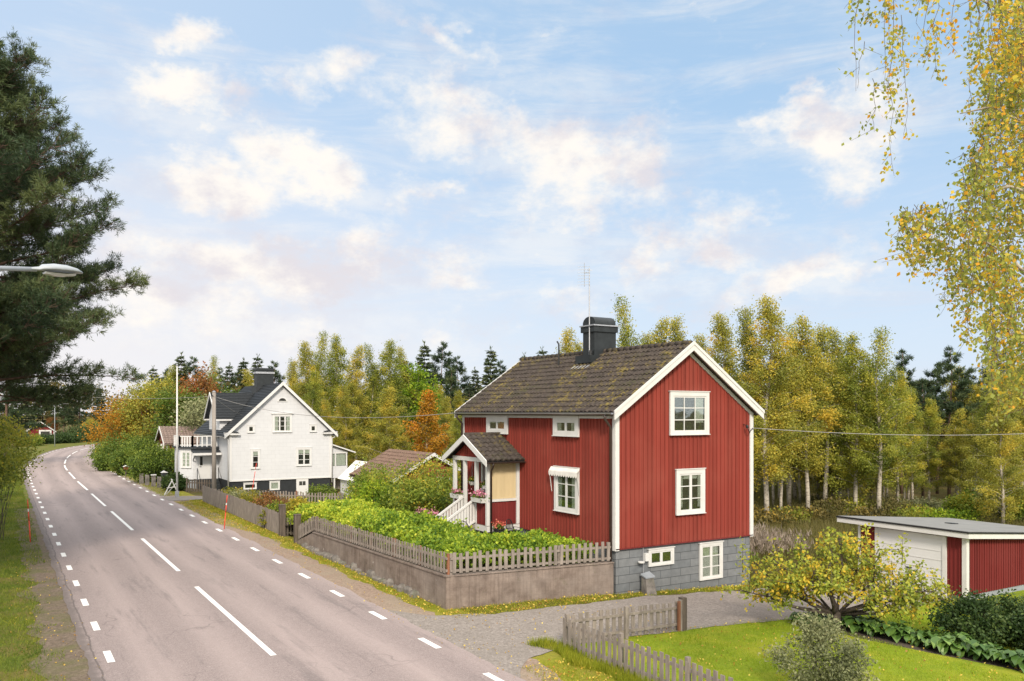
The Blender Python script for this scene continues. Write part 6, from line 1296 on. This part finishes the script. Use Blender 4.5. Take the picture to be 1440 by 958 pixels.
# mass vegetation nobody could count
def scatter(n, fn, seed):
    rng = np.random.default_rng(seed); out = []
    while sum(len(o) for o in out) < n: out.append(fn(rng, 20000))
    return np.concatenate(out)[:n], rng
def field(n, umin, umax, vmin, vmax, keep, seed, zf=None, dens=0, thr=.0):
    def fn(rng, k):
        P = np.stack([rng.uniform(umin, umax, k), rng.uniform(vmin, vmax, k)], 1); return P[keep(P[:, 0], P[:, 1])]
    P, rng = scatter(n, fn, seed); z = ground_z(P[:, 0], P[:, 1]) if zf is None else zf(P[:, 0], P[:, 1]); return np.column_stack([P, z]), rng
def patch(P, s, off=0): return np.array([mnoise.noise(Vector((p[0] * s, p[1] * s, off))) for p in P])
def grass(name, label, P, rng, L, W, m, s=.6, base=.45, lean=.4):
    tone = base + .26 * patch(P, s, 2) + .2 * patch(P, s * 4.3, 7) + rng.normal(0, .13, len(P)); hh = 1 + .5 * patch(P, s * 1.7, 5)
    stuff(mesh_np(name, blades(P, L * hh, W, rng, lean), 3, tone, m), label)
in_lawn = lambda u, v: (v < np.interp(u, [12.3, 16.5, 21, 26, 27.9, 34], [17.55, 17.25, 17.05, 16.95, 16.3, 16.0])) & (u > 12.3) & ~((u > 20.3) & (u < 21.5) & (v < 16)) & (v > .2 * u)
P, rng = field(170000, 12.3, 30, 5, 17.6, in_lawn, 1); grass('grass', 'short bright green grass of the lawn', P, rng, .075, .012, M['grass'], .7, .46, .6)
u_edge = np.array([mnoise.noise(Vector((i * .4, 1, 0))) for i in range(400)])
def in_verge(u, v):
    j = .28 * np.interp(v * 2.5, np.arange(400), u_edge); a = (u > 10.9 + j) & (u < 11.6) & (v > 23.0) & (v < 60); b = (u > 10.35 + j) & (u < 12.15) & (v < 16.6 + j) & (v > 8); c = (u > 11.2) & (u < 17.4) & (v > 21.5 - .06 * (u - 11.6) + j * .5) & (v < 22.75 - .132 * (u - 11.6)); d = (u > 17.4) & (u < 24.5) & (v > 21.35 + j * .6) & (v < 21.9)
    e = (u > 9.9 + j) & (u < 11.8) & (v > 41) & (v < 59.5) & (v > 47 - (u - 9.9) * 6); f = (u > 9.75 + j * .5) & (u < 11.2) & (v > 64) & (v < 110)
    return a | b | c | d | e | f
P, rng = field(105000, 9.7, 25, 8, 110, in_verge, 2); grass('verge_grass', 'yellow green verge grass along the wall and road', P, rng, .085, .014, M['verge_grass'], .8, .46, .6)
def in_left(u, v):
    j = .35 * np.interp(v * 2.2, np.arange(400), u_edge); return (u < 1.0 + 1.3 * j) & (u > -3) | ((u < 1.5 + j * .5) & (u > .5) & (v > 38) & (v < 95)) | ((u < 1.35) & (u > .3) & (j > .06))
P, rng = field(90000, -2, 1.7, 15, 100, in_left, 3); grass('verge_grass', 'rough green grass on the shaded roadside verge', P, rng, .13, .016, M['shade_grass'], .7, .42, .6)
P, rng = field(9000, 11.05, 12.6, 12, 18.2, lambda u, v: np.abs(u - 11.95 - .15 * np.sin(v * 3)) < .28, 4); grass('tall_grass', 'longer tufts of grass along the foot of the lawn fence', P, rng, .22, .014, M['verge_grass'], 1.5, .35, .35)
P, rng = field(60000, 24, 52, 21.5, 62, lambda u, v: (v - 20.5 > 0) & (u * .62 - 1 > 0), 5); grass('meadow_grass', 'tall dull meadow grass between the drive and the birches', P, rng, .55, .035, M['dry_grass'], .35, .45, .3)
P, rng = field(6500, 24.3, 33, 24, 33, lambda u, v: (np.abs(u - 27.5) < 3.2) & (np.abs(v - 28) < 3.5), 6); P[:, 2] += rng.uniform(.35, 1.05, len(P)); stuff(mesh_np('fireweed', blades(P, .28, .05, rng, .35), 3, rng.normal(.5, .2, len(P)), M['reed']), 'beige fireweed gone to seed behind the apple tree')
P, rng = field(36000, 10, 60, 44, 95, lambda u, v: (v + .62 * u > 66) & (u > 25), 7); grass('undergrowth', 'dark low undergrowth on the woodland floor', P, rng, .8, .08, M['dry_grass'], .25, .3, .4)
# fallen leaves
P, rng = field(5200, 9.9, 30, 8, 60, lambda u, v: in_verge(u, v) | ((v < 17.4) & (u > 12.3) & (np.random.default_rng(1).uniform(size=u.shape) < .10)), 8); stuff(mesh_np('fallen_leaves', cards(P + [0, 0, .06], .055, .045, rng, None, 1), 4, rng.uniform(0, 1, len(P)), M['fallen']), 'scattered yellow fallen leaves on the verge and lawn')
P, rng = field(900, .2, 17, 14, 40, lambda u, v: ((u < 2) | (u > 9.6)) & (v < 22 + 30 * (u < 11.4)), 9); stuff(mesh_np('fallen_leaves', cards(P + [0, 0, .045], .05, .04, rng, None, 1) * [1, 1, 1], 4, rng.uniform(0, 1, len(P)), M['fallen']), 'scattered pale fallen leaves on the gravel and road edge')
# distant wood as one mass
def woodland():
    rng = np.random.default_rng(301); P, T = [], []
    for k in range(1500):
        px = rng.uniform(-160, 1620); d = rng.uniform(108, 150) if px < 1000 else rng.uniform(72, 110)
        if px < 240: d = rng.uniform(200, 245)
        u, v = uv(px, d); top = height_at(548 + 18 * mnoise.noise(Vector((px * .02, 0, 0))) + 10 * mnoise.noise(Vector((px * .09, 3, 0))), d)
        if px > 1250: top *= .6
        z = rng.uniform(0, 1) ** .8 * top; c = 46; P.append(np.array([u, v, z]) + rng.normal(size=(c, 3)) * [.9, .9, .7]); T.append(np.full(c, .38 + .22 * mnoise.noise(Vector((px * .015, d * .05, 2))) + rng.normal() * .1) + rng.normal(0, .12, c))
    P, T = np.concatenate(P), np.concatenate(T); P[:, 2] = np.maximum(P[:, 2], .05); stuff(mesh_np('distant_wood', cards(P, .62, .42, rng), 4, T, M['woodland']), 'far off mixed wood closing the view behind the trees')
woodland()
for m_ in bpy.data.meshes:
    if not m_.materials: print('no material', m_.name)
